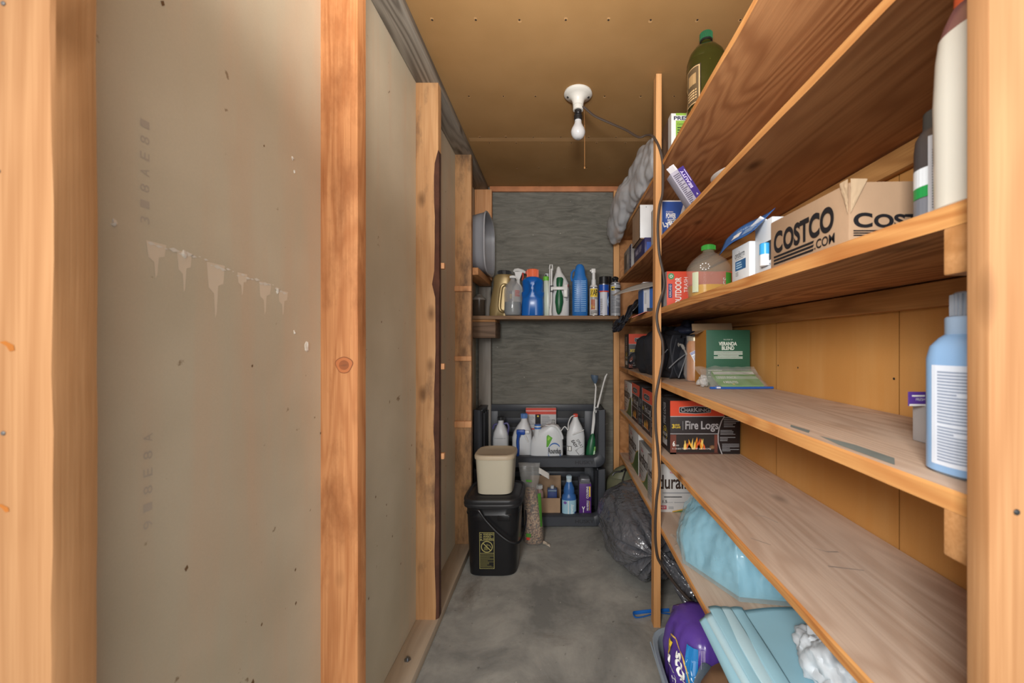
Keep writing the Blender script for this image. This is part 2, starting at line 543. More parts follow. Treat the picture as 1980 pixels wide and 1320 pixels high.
for i in range(60):
    u = rd.uniform(.5, 2.2); v = rd.choice([rd.uniform(.3, 2.0), rd.uniform(.3, .85)]); r = rd.uniform(.0012, .0035) * (1.9 if v < .62 and u < 1 else 1)
    b.shape(fr, [(u - r, v), (u - r * .3, v - r * 1.8), (u + r, v - r * .4), (u + r * .5, v + r * 1.3)], DIRT, 1)
b.obj('dirt_flecks', wl, smooth=0)['kind'] = 'stuff'
b = B(); PENCIL = P('#b3a695', 0.9)
fr2 = turned(fr, 0.543, 1.30, 90)
for i, ch in enumerate('318AE8I'):
    b.text(fr2, ch, i * .022, -.006, i * .022 + .010, .006, PENCIL, 1)
fr2 = turned(fr, 0.547, 0.88, 90)
for i, ch in enumerate('918E8A'):
    b.text(fr2, ch, i * .024, -.006, i * .024 + .011, .006, PENCIL, 1)
b.obj('pencil_note', wl, smooth=0)

# ------------------------------------------------------------------ studs, plates, jambs
k_ = [0]


def trim(b, smooth=30):
    k_[0] += 1
    return struct(b.obj('trim_%d' % k_[0], smooth=smooth))


def board(x0, x1, y0, y1, z0, z1, m, bev=.002, wob=0.0, seed=0, wx=None):
    """one sawn board; wob lets the room-side arris wander"""
    b = B()
    if not wob:
        return b.box(x0, x1, y0, y1, z0, z1, m, bev)
    n = 40; rows = []
    for i in range(n + 1):
        z = z0 + (z1 - z0) * i / n
        w = wob * (noise.noise(Vector((seed, 3.1, z * 4.5))) * .6 + noise.noise(Vector((seed, 9.7, z * 16))) * .4)
        e = wx(z) if wx else 0
        rows.append([b.bm.verts.new(p) for p in ((x0, y0, z), (x1 + w - e - .001, y0, z), (x1 + w * .5, y0 + .003 + e * .6, z), (x1 + w * .5, y1, z), (x0, y1, z))])
    im = b.mi(m); bk = b.mi(M_BARK)
    for A, C in zip(rows, rows[1:]):
        zc = A[0].co.z
        for i in range(5):
            j = (i + 1) % 5
            b.bm.faces.new((A[i], A[j], C[j], C[i])).material_index = bk if (wx and i in (1, 2) and wx(zc) > .004) else im
    b.bm.faces.new(rows[0][::-1]).material_index = im; b.bm.faces.new(rows[-1]).material_index = im
    return b


ZT = 2.175
trim(board(XL, SF - .004, .378, .414, 0, H, M_JAMB, wob=.006, seed=2))                     # left door jamb
trim(board(.385, .474, .3535, .374, 0, H, M_JAMB, wob=0))                             # right door jamb
trim(board(XL, SF, .945, .983, .038, ZT, M_STUDR, wob=.002, seed=5))


def wane(z):
    if z > 1.88: return 0.0
    a = .013 + .006 * noise.noise(Vector((1.3, 0, z * 5))) + .003 * noise.noise(Vector((7, 0, z * 30)))
    if abs(z - 1.39) < .035: a += .012
    return max(0.005, a)


trim(board(XL, SF, 1.575, 1.613, .038, ZT, M_STUDW, wob=.002, seed=8, wx=wane))
sc = trim(board(XL, SF, 2.17, 2.208, .038, ZT, M_STUDW, bev=.002))
for yp, w in ((558, 10), (693, 9), (820, 12)):
    z = 1.135 + (665 - yp) * 2.16 / 765
    b = B(); b.box(XL + .001, SF + .004, 2.154, 2.17, z - w * .5 * .00283, z + w * .5 * .00283, M_STUD, .001); b.obj('nailed_strip', sc)
for yp in (515, 708, 880):
    z = 1.135 + (665 - yp) * 1.63 / 765
    b = B(); b.box(-.53, SF + .012, 1.614, 1.634, z - .012, z + .012, M_STUD, .002); b.obj('nailed_strip', bpy.data.objects['trim_4'])
trim(board(XL + .03, -.455, 2.66, 2.698, .036, 1.52, M_GREYV, bev=.004))                 # grey corner post
trim(board(XL + .003, -.45, 2.66, 2.698, 1.56, ZT, M_STUD, bev=.002))                    # its brown upper length
b = B(); b.box(XL, SF, .414, 2.70, ZT, ZT + .037, M_GREYW, .003); trim(b)                 # top plate
b = B(); b.box(XL, SF, .414, 2.66, 0, .038, M_SILL, .003); sill = trim(b)                 # sill plate
b = B()
b.loft([(.038, .012), (.0405, .012)], STEEL, 6); b.loft([(.0405, .005), (.048, .005)], STEEL, 8)
for v in b.bm.verts: v.co += Vector((-.525, 1.375, 0))
b.obj('anchor_bolt', sill)
b = B(); b.box(-.47, XR, YB - .02, YB, H - .036, H - .001, P('#b87a52', .7, vary=.25), .002); trim(b)   # nailer along the back wall

# nails, knots and resin on the studs and jambs
b = B(); fr = plane((-.512, .945, 1.085), (1, 0, 0), (0, 0, 1)); K1, K2 = P('#8a4f2c', .6, vary=.25), P('#7d4929', .6, vary=.3)
b.shape(fr, [(.021 * math.cos(a) * (1 + .12 * math.sin(3 * a)), .020 * math.sin(a)) for a in [i * .2618 for i in range(24)]], K2, 1)
b.shape(fr, [(.019 * math.cos(a) * (1 + .12 * math.sin(3 * a)), .018 * math.sin(a)) for a in [i * .2618 for i in range(24)]], P('#b0693c', .6), 2)
b.shape(fr, [(.012 * math.cos(a), .0115 * math.sin(a)) for a in [i * .2618 for i in range(24)]], K1, 3); b.shape(fr, [(-.013, -.002), (.0, .0015), (.011, .001), (.002, -.003)], K2, 4)
b.obj('knot', bpy.data.objects['trim_3'], 0)
for x, z, s in ((-.526, 1.135, 1), (-.53, .98, .8)):
    b = B(); fr = plane((x, .378, z), (1, 0, 0), (0, 0, 1)); b.shape(fr, [(-.008 * s, .002), (-.002, .003 * s), (.006 * s, -.001), (.007 * s, -.006 * s), (.002, -.007 * s), (-.001, -.002)], P('#9a5a1e', .25, vary=.3), 1); b.obj('resin_spot', bpy.data.objects['trim_1'], 0)
for x, z in ((-.53, 1.46), (-.535, 1.30), (-.53, 1.05)):
    b = B(); b.blob((x, .3775, z), (.0022, .001, .0022), P('#6b6560', .5, .5), None, 10, 6); b.obj('nail_head', bpy.data.objects['trim_1'])
b = B(); b.blob((.409, .3530, .985), (.0028, .0012, .0028), P('#333333', .5, .6), None, 10, 6)
b.obj('nail_head', bpy.data.objects['trim_2'])

# ------------------------------------------------------------------ the right-hand shelving
ZS = {'a': 1.863, 'b': 1.573, 'c': 1.283, 'd': .982, 'e': .690, 'f': .395}
TH = {'a': .019, 'b': .019, 'c': .025, 'd': .022, 'e': .020, 'f': .020}
SX = .412
shelving = thing('shelving', 'six-shelf rough wooden shelving along the right wall', 'shelf', (SX, 1.55, 0))
inv = Vector((-SX, -1.55, 0))


def spart(b, name, **kw):
    for v in b.bm.verts: v.co += inv
    return b.obj(name, shelving, **kw)


for kx in 'abcdef':
    b = B(); z = ZS[kx]; th = TH[kx]; n = 60
    rows = []
    for i in range(n + 1):
        y = .378 + (2.70 - .378) * i / n
        e = .0022 * noise.noise(Vector((ord(kx) * 3.3, y * 6, 0))) + .0015 * noise.noise(Vector((ord(kx), y * 26, 4)))
        rows.append([b.bm.verts.new(p) for p in ((SX + e, y, z - th), (SX + e * .4 - .001, y, z - .003), (SX + e * .5 + .003, y, z), (XR - .003, y, z), (XR - .003, y, z - th))])
    mats = [b.mi(M_SHELF_E), b.mi(M_SHELF_E), b.mi(M_SHELF_T), b.mi(M_SHELF_E), b.mi(M_SHELF_U)]
    for A, C in zip(rows, rows[1:]):
        for i in range(5):
            j = (i + 1) % 5
            b.bm.faces.new((A[i], C[i], C[j], A[j])).material_index = mats[i]
    b.bm.faces.new(rows[0]).material_index = mats[0]; b.bm.faces.new(rows[-1][::-1]).material_index = mats[0]
    bmesh.ops.recalc_face_normals(b.bm, faces=b.bm.faces)
    spart(b, 'shelf_board', smooth=0)
    if kx != 'f':
        b = B(); b.box(XR - .022, XR - .002, .44, 2.69, z - th - .052, z - th - .004, M_LEDGER, .002); spart(b, 'ledger')
    if kx not in 'ab':
        b = B(); b.box(SX, XR - .024, .376, .424, z - th - .050, z - th, M_CLEAT, .002); spart(b, 'cleat')
b = B(); b.hexa(((.381, 1.585, 0), (.4085, 1.585, 0), (.4085, 1.627, 0), (.381, 1.627, 0)),
                ((.389, 1.575, H - .002), (.4105, 1.575, H - .002), (.4105, 1.617, H - .002), (.389, 1.617, H - .002)), M_UPR)
up = spart(b, 'upright', smooth=0)
b = B(); b.box(.372, .4095, 2.665, 2.705, 0, 2.17, M_UPR, .002); spart(b, 'upright')
b = B(); b.box(.412, .738, 2.700, 2.716, 0.02, 2.15, M_RAIL, .002); spart(b, 'end_panel')
# stains and scratches worn into the shelf tops
fr = plane((0, 0, ZS['d']), (1, 0, 0), (0, 1, 0)); TEAL = P('#7d8580', .7, vary=.2)
b = B(); b.shape(fr, [(.425, .50), (.45, .53), (.45, .60), (.435, .66), (.425, .60)], TEAL); spart(b, 'stain', smooth=0)
b = B(); b.shape(fr, [(.43, .68), (.445, .70), (.44, .75), (.428, .73)], TEAL); spart(b, 'stain', smooth=0)
fr = plane((0, 0, ZS['e']), (1, 0, 0), (0, 1, 0)); GRAPH = P('#a8988b', .7, vary=.25)
for pts in ([(.50, 1.03), (.53, 1.02), (.545, .985), (.548, .985), (.532, 1.024)], [(.44, .905), (.47, .875), (.471, .877), (.441, .91)],
            [(.55, .87), (.575, .845), (.60, .845), (.598, .85), (.575, .85)], [(.54, .79), (.60, .776), (.601, .779), (.54, .795)]):
    b = B(); b.shape(fr, pts, GRAPH); spart(b, 'stain', smooth=0)

# back shelf on its blocks
bs = thing('shelf', 'short dark shelf board carried across the back wall, crowded with bottles', 'shelf', (-.08, 2.58, 1.311))
inv2 = Vector((.08, -2.58, -1.311))


def bpart(b, name, **kw):
    for v in b.bm.verts: v.co += inv2
    return b.obj(name, bs, **kw)


M_BSH = wood('grey_brown_shelf', '#8f7257', '#5f4632', 0, knots=.2, freq=9)
M_BLK = wood('old_block', '#7c6450', '#54402f', 0, knots=.2, freq=12)
b = B(); b.box(-.566, .371, 2.45, 2.655, 1.289, 1.311, M_BSH, .0015); bpart(b, 'shelf_board')
b = B(); b.box(-.566, -.395, 2.475, 2.65, 1.273, 1.289, M_CLEAT, .0015); bpart(b, 'packing_strip')
b = B(); b.box(-.566, -.39, 2.45, 2.655, 1.172, 1.273, M_BLK, .004); bpart(b, 'bracket_block')
b = B(); b.box(-.53, -.449, 2.21, 2.655, 1.522, 1.5625, M_RAIL, .002)
tag(b.obj('rail'), 'short wooden rail high on the left wall carrying the grey tub', 'rail')
# ------------------------------------------------------------------ ceiling lamp with adapter, bulb, chain and cord
PORC = P('#cbc8c0', .25, vary=.02)
lx, ly = .084, 1.70
lamp = thing('ceiling_lamp', 'white porcelain lampholder on the ceiling with bare bulb and pull chain', 'lamp', (lx, ly, H))
b = B(); b.loft([(0, .059), (-.003, .0605), (-.008, .0605), (-.012, .057), (-.016, .046), (-.022, .036), (-.032, .027), (-.045, .0235), (-.055, .0225)][::-1], PORC, 40)
base = b.obj('lampholder', lamp)
for s in (-1, 1):
    b = B(); b.loft([(-.0195, .005, .005, s * .044, 0, 2), (-.0105, .005, .005, s * .044, 0, 2)], P('#4a4846', .5, .5), 10); b.obj('screw', base)
b = B()
for i in range(5): b.loft([(-.075 + i * .004, .0205), (-.073 + i * .004, .022), (-.071 + i * .004, .0205)], PORC, 28)
b.obj('screw_ring', lamp)
b = B(); b.loft([(-.118, .017), (-.112, .0185), (-.106, .0175), (-.1, .0185), (-.096, .0155), (-.076, .0155)], BLACK, 24)
b.blob((0, -.014, -.090), (.011, .010, .011), BLACK, None, 16, 10)
b.obj('socket_adapter', lamp)
bulb_m = P('#cdcdcd', .12, vary=.01, trans=.15)
b = B(); b.loft([(-.197, .004), (-.196, .013), (-.190, .022), (-.180, .0285), (-.168, .031), (-.156, .0285), (-.142, .021), (-.130, .0155), (-.118, .0145)], bulb_m, 32)
bu = b.obj('bulb', lamp)
b = B(); fr = plane((0, -.0005, -.1975), (1, 0, 0), (0, 1, 0)); b.disc(fr, 0, 0, .006, P('#8f8f90', .6), -3, .0045)
b.obj('printed_stamp', bu)
b = B(); b.tube([(.0235, .004, -.052), (.026, .006, -.07), (.028, .006, -.12), (.0285, .006, -.31)], .0009, P('#c08a5a', .4, .6), 6)
for i in range(44): b.blob((.0285, .006, -.135 - i * .004), (.0017, .0017, .0017), P('#c9955f', .35, .6), None, 8, 5)
b.loft([(-.322, .003), (-.318, .0036), (-.312, .002)], P('#c9955f', .35, .6), 10)
for v in b.bm.verts:
    if v.co.z < -.3105 and abs(v.co.x) < .005: v.co += Vector((.0285, .006, 0))
b.obj('pull_chain', lamp)
CORD = P('#3f342d', .5, vary=.1)


def at(x, y, d): return Vector(((x - 1080) * d / F_PX, d, 1.135 + (665 - y) * d / F_PX))


cord_px = [(1122, 207, 1.695), (1130, 208, 1.69), (1150, 224, 1.69), (1185, 240, 1.68), (1210, 251, 1.66), (1235, 265, 1.63), (1250, 261, 1.61), (1262, 263, 1.585),
           (1274, 283, 1.57), (1281, 310, 1.568), (1282, 340, 1.568), (1281, 375, 1.568), (1275, 400, 1.568), (1272, 440, 1.568), (1275, 490, 1.57), (1283, 530, 1.573), (1284, 556, 1.573),
           (1275, 585, 1.573), (1270, 610, 1.573), (1273, 635, 1.573), (1281, 660, 1.573), (1282, 690, 1.573), (1276, 725, 1.574), (1268, 770, 1.575), (1268, 825, 1.575),
           (1272, 870, 1.575), (1275, 920, 1.575), (1269, 970, 1.576), (1267, 1030, 1.576), (1270, 1070, 1.576), (1278, 1090, 1.575), (1300, 1122, 1.57)]
pts = [at(*q) for q in cord_px] + [Vector((.50, 1.55, .145)), Vector((.56, 1.53, .10)), Vector((.62, 1.5, .045)), Vector((.68, 1.45, .006))]
b = B(); b.tube(bez(pts, 5), .0054, CORD, 8, flat=.75)
tag(b.obj('power_cord'), 'brown lamp cord running from the ceiling lamp down the shelf upright', 'cord')

# ------------------------------------------------------------------ generic containers


def jug(parent, rings, m, handle=None, hm=None, hr=.011, fn=None, name='body', seg=32):
    b = B(); b.loft(rings, m, seg, fn=fn)
    o = b.obj(name, parent, 40)
    if handle:
        h = B(); h.tube(bez(handle, 6), hr, hm or m, 10); h.obj('handle', parent)
    return o


def cap(parent, z0, z1, r, m, ribs=0, cx=0, cy=0, name='cap', taper=.96):
    b = B(); rim = .0012 if ribs else 0
    b.loft([(z0, r, r, cx, cy, 2), (z1 - .002, r * taper, r * taper, cx, cy, 2), (z1, r * taper - .002, r * taper - .002, cx, cy, 2)], m, 28)
    for i in range(ribs):
        a = 2 * math.pi * i / ribs; x, y = cx + r * math.cos(a), cy + r * math.sin(a)
        b.box(x - .0012, x + .0012, y - .0012, y + .0012, z0 + .001, z1 - .003, m)
    return b.obj(name, parent)


def trigger(parent, z, m, m2, s=1.0, flip=1, cx=0, cy=0):
    """spray head: shroud, nozzle and finger lever"""
    b = B()
    b.hexa([(cx - .012 * s, cy - .011, z), (cx + .012 * s, cy - .011, z), (cx + .012 * s, cy + .011, z), (cx - .012 * s, cy + .011, z)],
           [(cx - .022 * s, cy - .010, z + .05 * s), (cx + .03 * s, cy - .010, z + .05 * s), (cx + .03 * s, cy + .010, z + .05 * s), (cx - .022 * s, cy + .010, z + .05 * s)], m)
    b.tube([(cx - .03 * s * flip, cy, z + .052 * s), (cx - .02 * s * flip, cy, z + .062 * s), (cx, cy, z + .064 * s), (cx + .03 * s * flip, cy, z + .056 * s), (cx + .05 * s * flip, cy, z + .046 * s)], [.007, .011, .012, .011, .008], m, 10)
    o = b.obj('spray_head', parent)
    b = B(); b.tube([(cx + .03 * s * flip, cy, z + .045 * s), (cx + .034 * s * flip, cy, z + .02 * s), (cx + .027 * s * flip, cy, z - .004)], [.006, .005, .004], m2, 8); b.obj('lever', o)
    b = B(); b.box(cx + (.05 if flip > 0 else -.062) * s, cx + (.062 if flip > 0 else -.05) * s, cy - .008, cy + .008, z + .037 * s, z + .055 * s, m2, .002); b.obj('nozzle', o)


def carton(name, label, cat, x, y, z, w, d, h, m, top=None, group=None, rz=0, bev=.0015):
    """a box whose low front left corner is (x, y, z)"""
    t = thing(name, label, cat, (x, y, z), rz, group)
    b = B(); b.box(0, w, 0, d, 0, h, m, bev, top=top); b.obj('carton', t)
    return t, plane((0, 0, 0), (1, 0, 0), (0, 0, 1)), plane((0, d, 0), (0, -1, 0), (0, 0, 1)), plane((0, 0, h), (1, 0, 0), (0, 1, 0))


# ------------------------------------------------------------------ things on the back shelf
ZB = 1.3115
GOLD = P('#a08a5e', .35, .35)
t = thing('detergent_jug', 'gold detergent jug with black screw cap at left end of back shelf', 'jug', (-.378, 2.600, ZB))
jug(t, [(0, .068, .042, 0, 0, 3), (.006, .075, .047, 0, 0, 3), (.06, .074, .047, 0, 0, 3), (.13, .068, .045, .004, 0, 2.8), (.2, .062, .043, .012, 0, 2.6), (.225, .064, .043, .016, 0, 2.5), (.25, .068, .044, .018, 0, 2.4), (.268, .06, .042, .02, 0, 2.2), (.278, .05, .04, .02, 0, 2)], GOLD,
    [(.035, -.036, .03), (.012, -.056, .035), (-.002, -.06, .06), (.004, -.058, .14), (.012, -.054, .19), (.03, -.052, .205), (.045, -.04, .2)], GOLD, .010)
cap(t, .276, .302, .046, BLACK, 26, cx=.022)
b = B(); fr = cyl(.0745, .047, .02, 0, n=2.8); b.rect(fr, .045, .03, .092, .15, P('#3b3040', .5), 1, 6)
b.rect(fr, .05, .04, .085, .07, P('#4c8a4a', .5), 2, 4); b.rect(fr, .05, .10, .08, .13, YELLOW, 2, 4); b.text(fr, 'OK', .055, .08, .08, .098, PURPLE, 3); b.obj('printed_label', t)

CLEAR = P('#c6c8c9', .08, vary=0, alpha=.34, name='clear_plastic')
t = thing('soda_bottle', 'clear ribbed plastic bottle of cloudy grey liquid with white cap on back shelf', 'bottle', (-.290, 2.508, ZB))
jug(t, [(0, .040), (.006, .050), (.03, .0555), (.08, .053), (.14, .0545), (.17, .054), (.195, .045), (.212, .030), (.225, .018), (.236, .0145), (.24, .0145)], CLEAR, seg=36)
b = B(); b.loft([(.004, .038), (.01, .048), (.03, .0535), (.08, .051), (.088, .051)], P('#6f7b80', .15, vary=.05), 36); b.obj('liquid', t)
cap(t, .240, .256, .0185, WHITEP, 20)
b = B(); fr = cyl(.0545, None, 0, 0); b.lines(fr, .02, .12, .055, .16, 6, P('#b9544e', .6), 1, 3, n=4); b.obj('printed_label', t)

t = thing('spray_bottle', 'white trigger spray bottle with red nozzle behind the clear bottle', 'bottle', (-.268, 2.618, ZB))
jug(t, [(0, .034), (.005, .037), (.17, .037), (.2, .03), (.225, .014), (.25, .0135)], WHITEP)
trigger(t, .25, WHITEP, RED, 1.0)

t = thing('bleach_bottle', 'white bottle with red collar half hidden behind the blue jug', 'bottle', (-.195, 2.622, ZB))
jug(t, [(0, .026), (.006, .03), (.22, .03), (.25, .026), (.268, .016)], P('#c9c6c4', .4)); cap(t, .268, .285, .018, RED); cap(t, .285, .302, .0165, WHITEP, 16, name='dosing_tip')

BLU = P('#1766bd', .22, vary=.08, trans=.08)
t = thing('detergent_jug', 'blue detergent jug with orange cap and two finger recesses on back shelf', 'jug', (-.165, 2.532, ZB))


def grip(p):
    for sx in (-1, 1):
        d = Vector((p.x - sx * .052, (p.y + .04) * .7, (p.z - .175) * .72))
        if d.length < .042: p = p + Vector((-sx * .4, 1, 0)) * .026 * (1 - (d.length / .042) ** 2) ** .8
    return p


jug(t, [(0, .066, .044, 0, 0, 3), (.006, .071, .049, 0, 0, 3), (.09, .070, .049, 0, 0, 2.8), (.11, .068, .049, 0, 0, 2.8)] + [(.115 + i * .008, .067 + .001 * i * (i < 6), .048, 0, 0, 2.6) for i in range(14)] + [(.232, .062, .044, 0, 0, 2.4), (.246, .046, .04, 0, 0, 2.2), (.25, .036, .036, 0, 0, 2)], BLU, fn=grip, seg=64)
cap(t, .249, .300, .0365, ORANGE, 30, taper=.9)

t = thing('squeeze_bottle', 'pale squeeze bottle with lime green flip cap right of the blue jug', 'bottle', (-.068, 2.575, ZB))
jug(t, [(0, .027, .024, 0, 0, 2.5), (.005, .031, .026, 0, 0, 2.5), (.14, .030, .026, 0, 0, 2.5), (.2, .026, .024, -.004, 0, 2.3), (.235, .017, .017, -.012, 0, 2)], P('#c9d2c1', .3))
cap(t, .235, .262, .02, P('#6fbf3f', .4), 0, cx=-.014); b = B(); b.loft([(.262, .006, .006, -.014, 0, 2), (.278, .003, .003, -.014, 0, 2)], BLACK, 12); b.obj('tip', t)

t = thing('cleaner_bottle', 'grey-green bottle with pale flat cap at the rear of the back shelf', 'bottle', (-.078, 2.634, ZB))
jug(t, [(0, .016), (.004, .019), (.21, .019), (.25, .016), (.27, .011)], P('#7f9a94', .35)); cap(t, .27, .292, .014, P('#cfd6d6', .4))

GRN = P('#1f5c3a', .35)
t = thing('weed_sprayer', 'white garden chemical jug with green sprayer and upright wand on back shelf', 'sprayer', (.012, 2.575, ZB))
jug(t, [(0, .052, .04, 0, 0, 3), (.006, .057, .044, 0, 0, 3), (.17, .057, .044, 0, 0, 3), (.22, .052, .042, 0, 0, 2.6), (.255, .038, .036, -.004, 0, 2.3), (.29, .02, .024, -.01, 0, 2), (.318, .012, .012, -.012, 0, 2), (.326, .006, .006, -.012, 0, 2)], WHITEP)
b = B(); b.loft([(.012, .006, .006, -.012, -.066, 2), (.03, .016, .015, -.010, -.066, 2), (.09, .0265, .019, -.008, -.066, 2), (.13, .024, .018, -.008, -.066, 2), (.165, .014, .015, -.008, -.066, 2), (.2, .02, .016, -.006, -.066, 2), (.238, .022, .016, -.004, -.066, 2), (.246, .016, .012, -.004, -.066, 2)], GRN, 24); gh = b.obj('sprayer_grip', t)
b = B(); b.box(-.05, .045, -.0865, -.081, .165, .185, WHITEP, .002); b.box(.02, .045, -.084, -.05, .12, .2, WHITEP, .003); b.obj('clip', gh)
b = B(); b.tube([(-.062, -.07, .004), (-.064, -.07, .03), (-.058, -.07, .09), (-.056, -.07, .3)], [.011, .0085, .006, .006], WHITEP, 10)
b.tube([(-.070, -.07, .30), (-.066, -.07, .325), (-.052, -.07, .325), (-.050, -.07, .29)], .004, WHITEP, 8); b.tube([(-.068, -.066, .3), (-.072, -.066, .06)], .0035, WHITEP, 8)
wd = b.obj('wand', t)
b = B(); b.box(-.066, -.044, -.079, -.064, .152, .194, P('#3a3c3e', .5), .002); b.box(-.061, -.049, -.0805, -.079, .16, .186, WHITEP, .001); b.obj('buckle', wd)
b = B(); fr = cyl(.057, .044, 0, 0, n=3); b.rect(fr, .034, .19, .05, .196, RED, 1, 3); b.rect(fr, .036, .2, .05, .206, RED, 1, 3); b.lines(fr, .03, .1, .054, .17, 7, GREYTXT, 1, 5, n=3); b.obj('printed_label', t)

BLUR = P('#2a6fb8', .3, vary=.08)
t = thing('windshield_washer_bottle', 'tall blue bottle with ladder of moulded ribs on back shelf', 'bottle', (.137, 2.540, ZB))
jug(t, [(0, .046, .036, 0, 0, 3.5), (.006, .05, .04, 0, 0, 3.5), (.2, .05, .04, 0, 0, 3.5), (.235, .049, .04, 0, 0, 3), (.262, .037, .034, 0, 0, 2.6), (.3, .032, .03, 0, 0, 2.4), (.322, .026, .026, 0, 0, 2.2), (.333, .016, .018, 0, 0, 2)], BLUR)
b = B(); RIB = P('#7fb0de', .35)
for i in range(17):
    z = .03 + i * .0118
    b.box(-.037, -.003, -.0435, -.038, z, z + .0048, RIB, .001, segs=1); b.box(.003, .037, -.0435, -.038, z, z + .0048, RIB, .001, segs=1)
b.obj('moulded_ribs', t)
b = B(); b.tube([(-.036, -.004, .30), (-.052, -.006, .28), (-.056, -.006, .25), (-.05, -.006, .225)], .006, BLUR, 8); b.obj('handle', t)


def can(name, label, x, y, r, h, m, capm, caph=.03, shoulder=.012, z=ZB, capr=.8, ribs=0, cat='spray can'):
    t = thing(name, label, cat, (x, y, z), 0, 'aerosol cans on the back shelf')
    b = B(); b.loft([(0, r * .93), (.003, r), (h, r), (h + shoulder * .6, r * .9), (h + shoulder, r * .72)], m, 36); b.obj('can', t)
    b = B(); b.loft([(.0, r * .98), (.002, r * 1.015), (.005, r * 1.015), (.006, r)], STEEL, 36); b.obj('base_rim', t); b = B(); b.loft([(h - .002, r), (h, r * 1.015), (h + .003, r * 1.01), (h + .005, r * .95)], STEEL, 36); b.obj('rim', t)
    cap(t, h + shoulder * .9, h + shoulder + caph, r * capr, capm, ribs)
    return t, cyl(r, None, 0, 0)


t, fr = can('spray_can', 'white aerosol can with yellow lettering and white pump top on back shelf', .223, 2.512, .0265, .178, P('#d9d7d2', .35), WHITEP, .035, .02, capr=.55)
cap(t, .23, .275, .011, WHITEP, name='pump_stem'); b = B(); b.box(-.016, .012, -.012, .012, .272, .302, WHITEP, .005); b.box(-.024, -.014, -.005, .005, .283, .294, WHITEP, .002); b.obj('spray_head', t)
b = B(); b.rect(fr, -.027, .12, .027, .172, YELLOW, 1, 8); b.text(fr, 'ZAP', -.024, .13, .024, .166, INKB, 2, .02); b.rect(fr, -.02, .04, .006, .105, P('#b0674c', .5), 1, 5); b.text(fr, 'Fix', -.018, .05, .004, .07, YELLOW, 2); b.lines(fr, -.022, .01, .024, .036, 4, INKB, 1, 9, n=5); b.lines(fr, -.022, .106, .024, .118, 2, INKB, 1, 3, n=5); b.obj('printed_label', t)

t, fr = can('spray_can', 'blue and white aerosol can with black cap on back shelf', .287, 2.508, .0325, .198, P('#1f4fa8', .3), BLACK, .045, .006, capr=.95, ribs=0)
b = B(); b.rect(fr, -.03, .004, .02, .15, P('#c9ccd6', .4), 1, 8); b.rect(fr, -.04, .15, .04, .158, RED, 1, 10); b.lines(fr, -.028, .01, -.012, .11, 9, GREYTXT, 2, 4, n=2)
b.shape(fr, [(.0, .08), (.018, .12), (.022, .1), (.036, .13), (.03, .098), (.04, .085), (.028, .082), (.03, .055), (.018, .075)], P('#a9c4ea', .4), 2); b.obj('printed_label', t)

t, fr = can('spray_can', 'dark brown aerosol can with black cap hidden behind the blue can', .325, 2.612, .027, .21, P('#3a2a26', .35), BLACK, .05, .008, capr=.98)

t, fr = can('spray_can', 'silver aerosol can with black nozzle at right end of back shelf', .3650, 2.543, .0325, .205, SILVER, BLACK, .014, .014, capr=.55)
b = B(); b.blob((0, 0, .243), (.022, .018, .014), BLACK, lambda d, p: p + d * .003 * noise.noise(p * 120)); b.tube([(.0, -.01, .238), (.0, -.022, .25)], .005, BLACK, 8); b.obj('nozzle', t)
b = B(); b.rect(fr, -.045, .004, .045, .20, P('#a8abb0', .35), 1, 12); b.rect(fr, -.034, .165, -.008, .19, YELLOW, 2, 4); b.rect(fr, -.03, .17, .04, .18, INKB, 3, 6); b.lines(fr, -.032, .02, .03, .14, 14, P('#5c5f66', .5), 2, 8, n=6); b.obj('printed_label', t)

t = thing('plastic_jar', 'murky plastic jar in the dark left corner of the back shelf', 'jar', (-.522, 2.60, ZB))
jug(t, [(0, .036), (.005, .04), (.10, .04), (.11, .043), (.112, .043)], P('#6d6154', .25, trans=.5)); b = B(); b.loft([(.112, .043), (.125, .042), (.14, .02), (.15, .016)], P('#a8a29a', .3, trans=.4), 24); b.obj('lid', t)

# grey tub lying on the rail, open side to the room
TUB = P('#8d8e93', .35, vary=.03)
t = thing('tub', 'large grey plastic tub on its side on a rail above the back shelf', 'tub', (-.50, 2.46, 1.5632))
b = B(); seg = 44; loops = []
for (x, ry, rz, w) in ((-.062, .13, .145, 1), (-.058, .14, .155, 1), (.045, .172, .178, 1), (.06, .176, .182, 1), (.066, .184, .186, 1), (.072, .182, .186, 1), (.07, .172, .176, 1), (.05, .168, .172, 1), (-.05, .135, .15, 1)):
    lp = []
    for i in range(seg):
        a = 2 * math.pi * i / seg; ca, sa = math.cos(a), math.sin(a); k = (abs(ca) ** 3.4 + abs(sa) ** 3.4) ** (-1 / 3.4)
        lp.append(b.bm.verts.new((x, ry * ca * k, .186 + rz * sa * k)))
    loops.append(lp)
im = b.mi(TUB)
for A, C in zip(loops, loops[1:]):
    for i in range(seg):
        j = (i + 1) % seg; b.bm.faces.new((A[i], A[j], C[j], C[i])).material_index = im
b.bm.faces.new(loops[0][::-1]).material_index = im; b.bm.faces.new(loops[-1]).material_index = im
b.obj('tub_shell', t, 50)
b = B(); b.tube([(.07 , .182 * math.cos(a) * (abs(math.cos(a)) ** 3.4 + abs(math.sin(a)) ** 3.4) ** (-1 / 3.4), .186 + .184 * math.sin(a) * (abs(math.cos(a)) ** 3.4 + abs(math.sin(a)) ** 3.4) ** (-1 / 3.4)) for a in [2 * math.pi * i / 60 for i in range(60)]], .005, P('#a3a4a8', .3), 8, closed=True); b.obj('rim', t)
# ------------------------------------------------------------------ two stacking bins
BIN = P('#3d4046', .42, vary=.05, bump=.05, bscale=300); BIND = P('#26272b', .5, vary=.05)


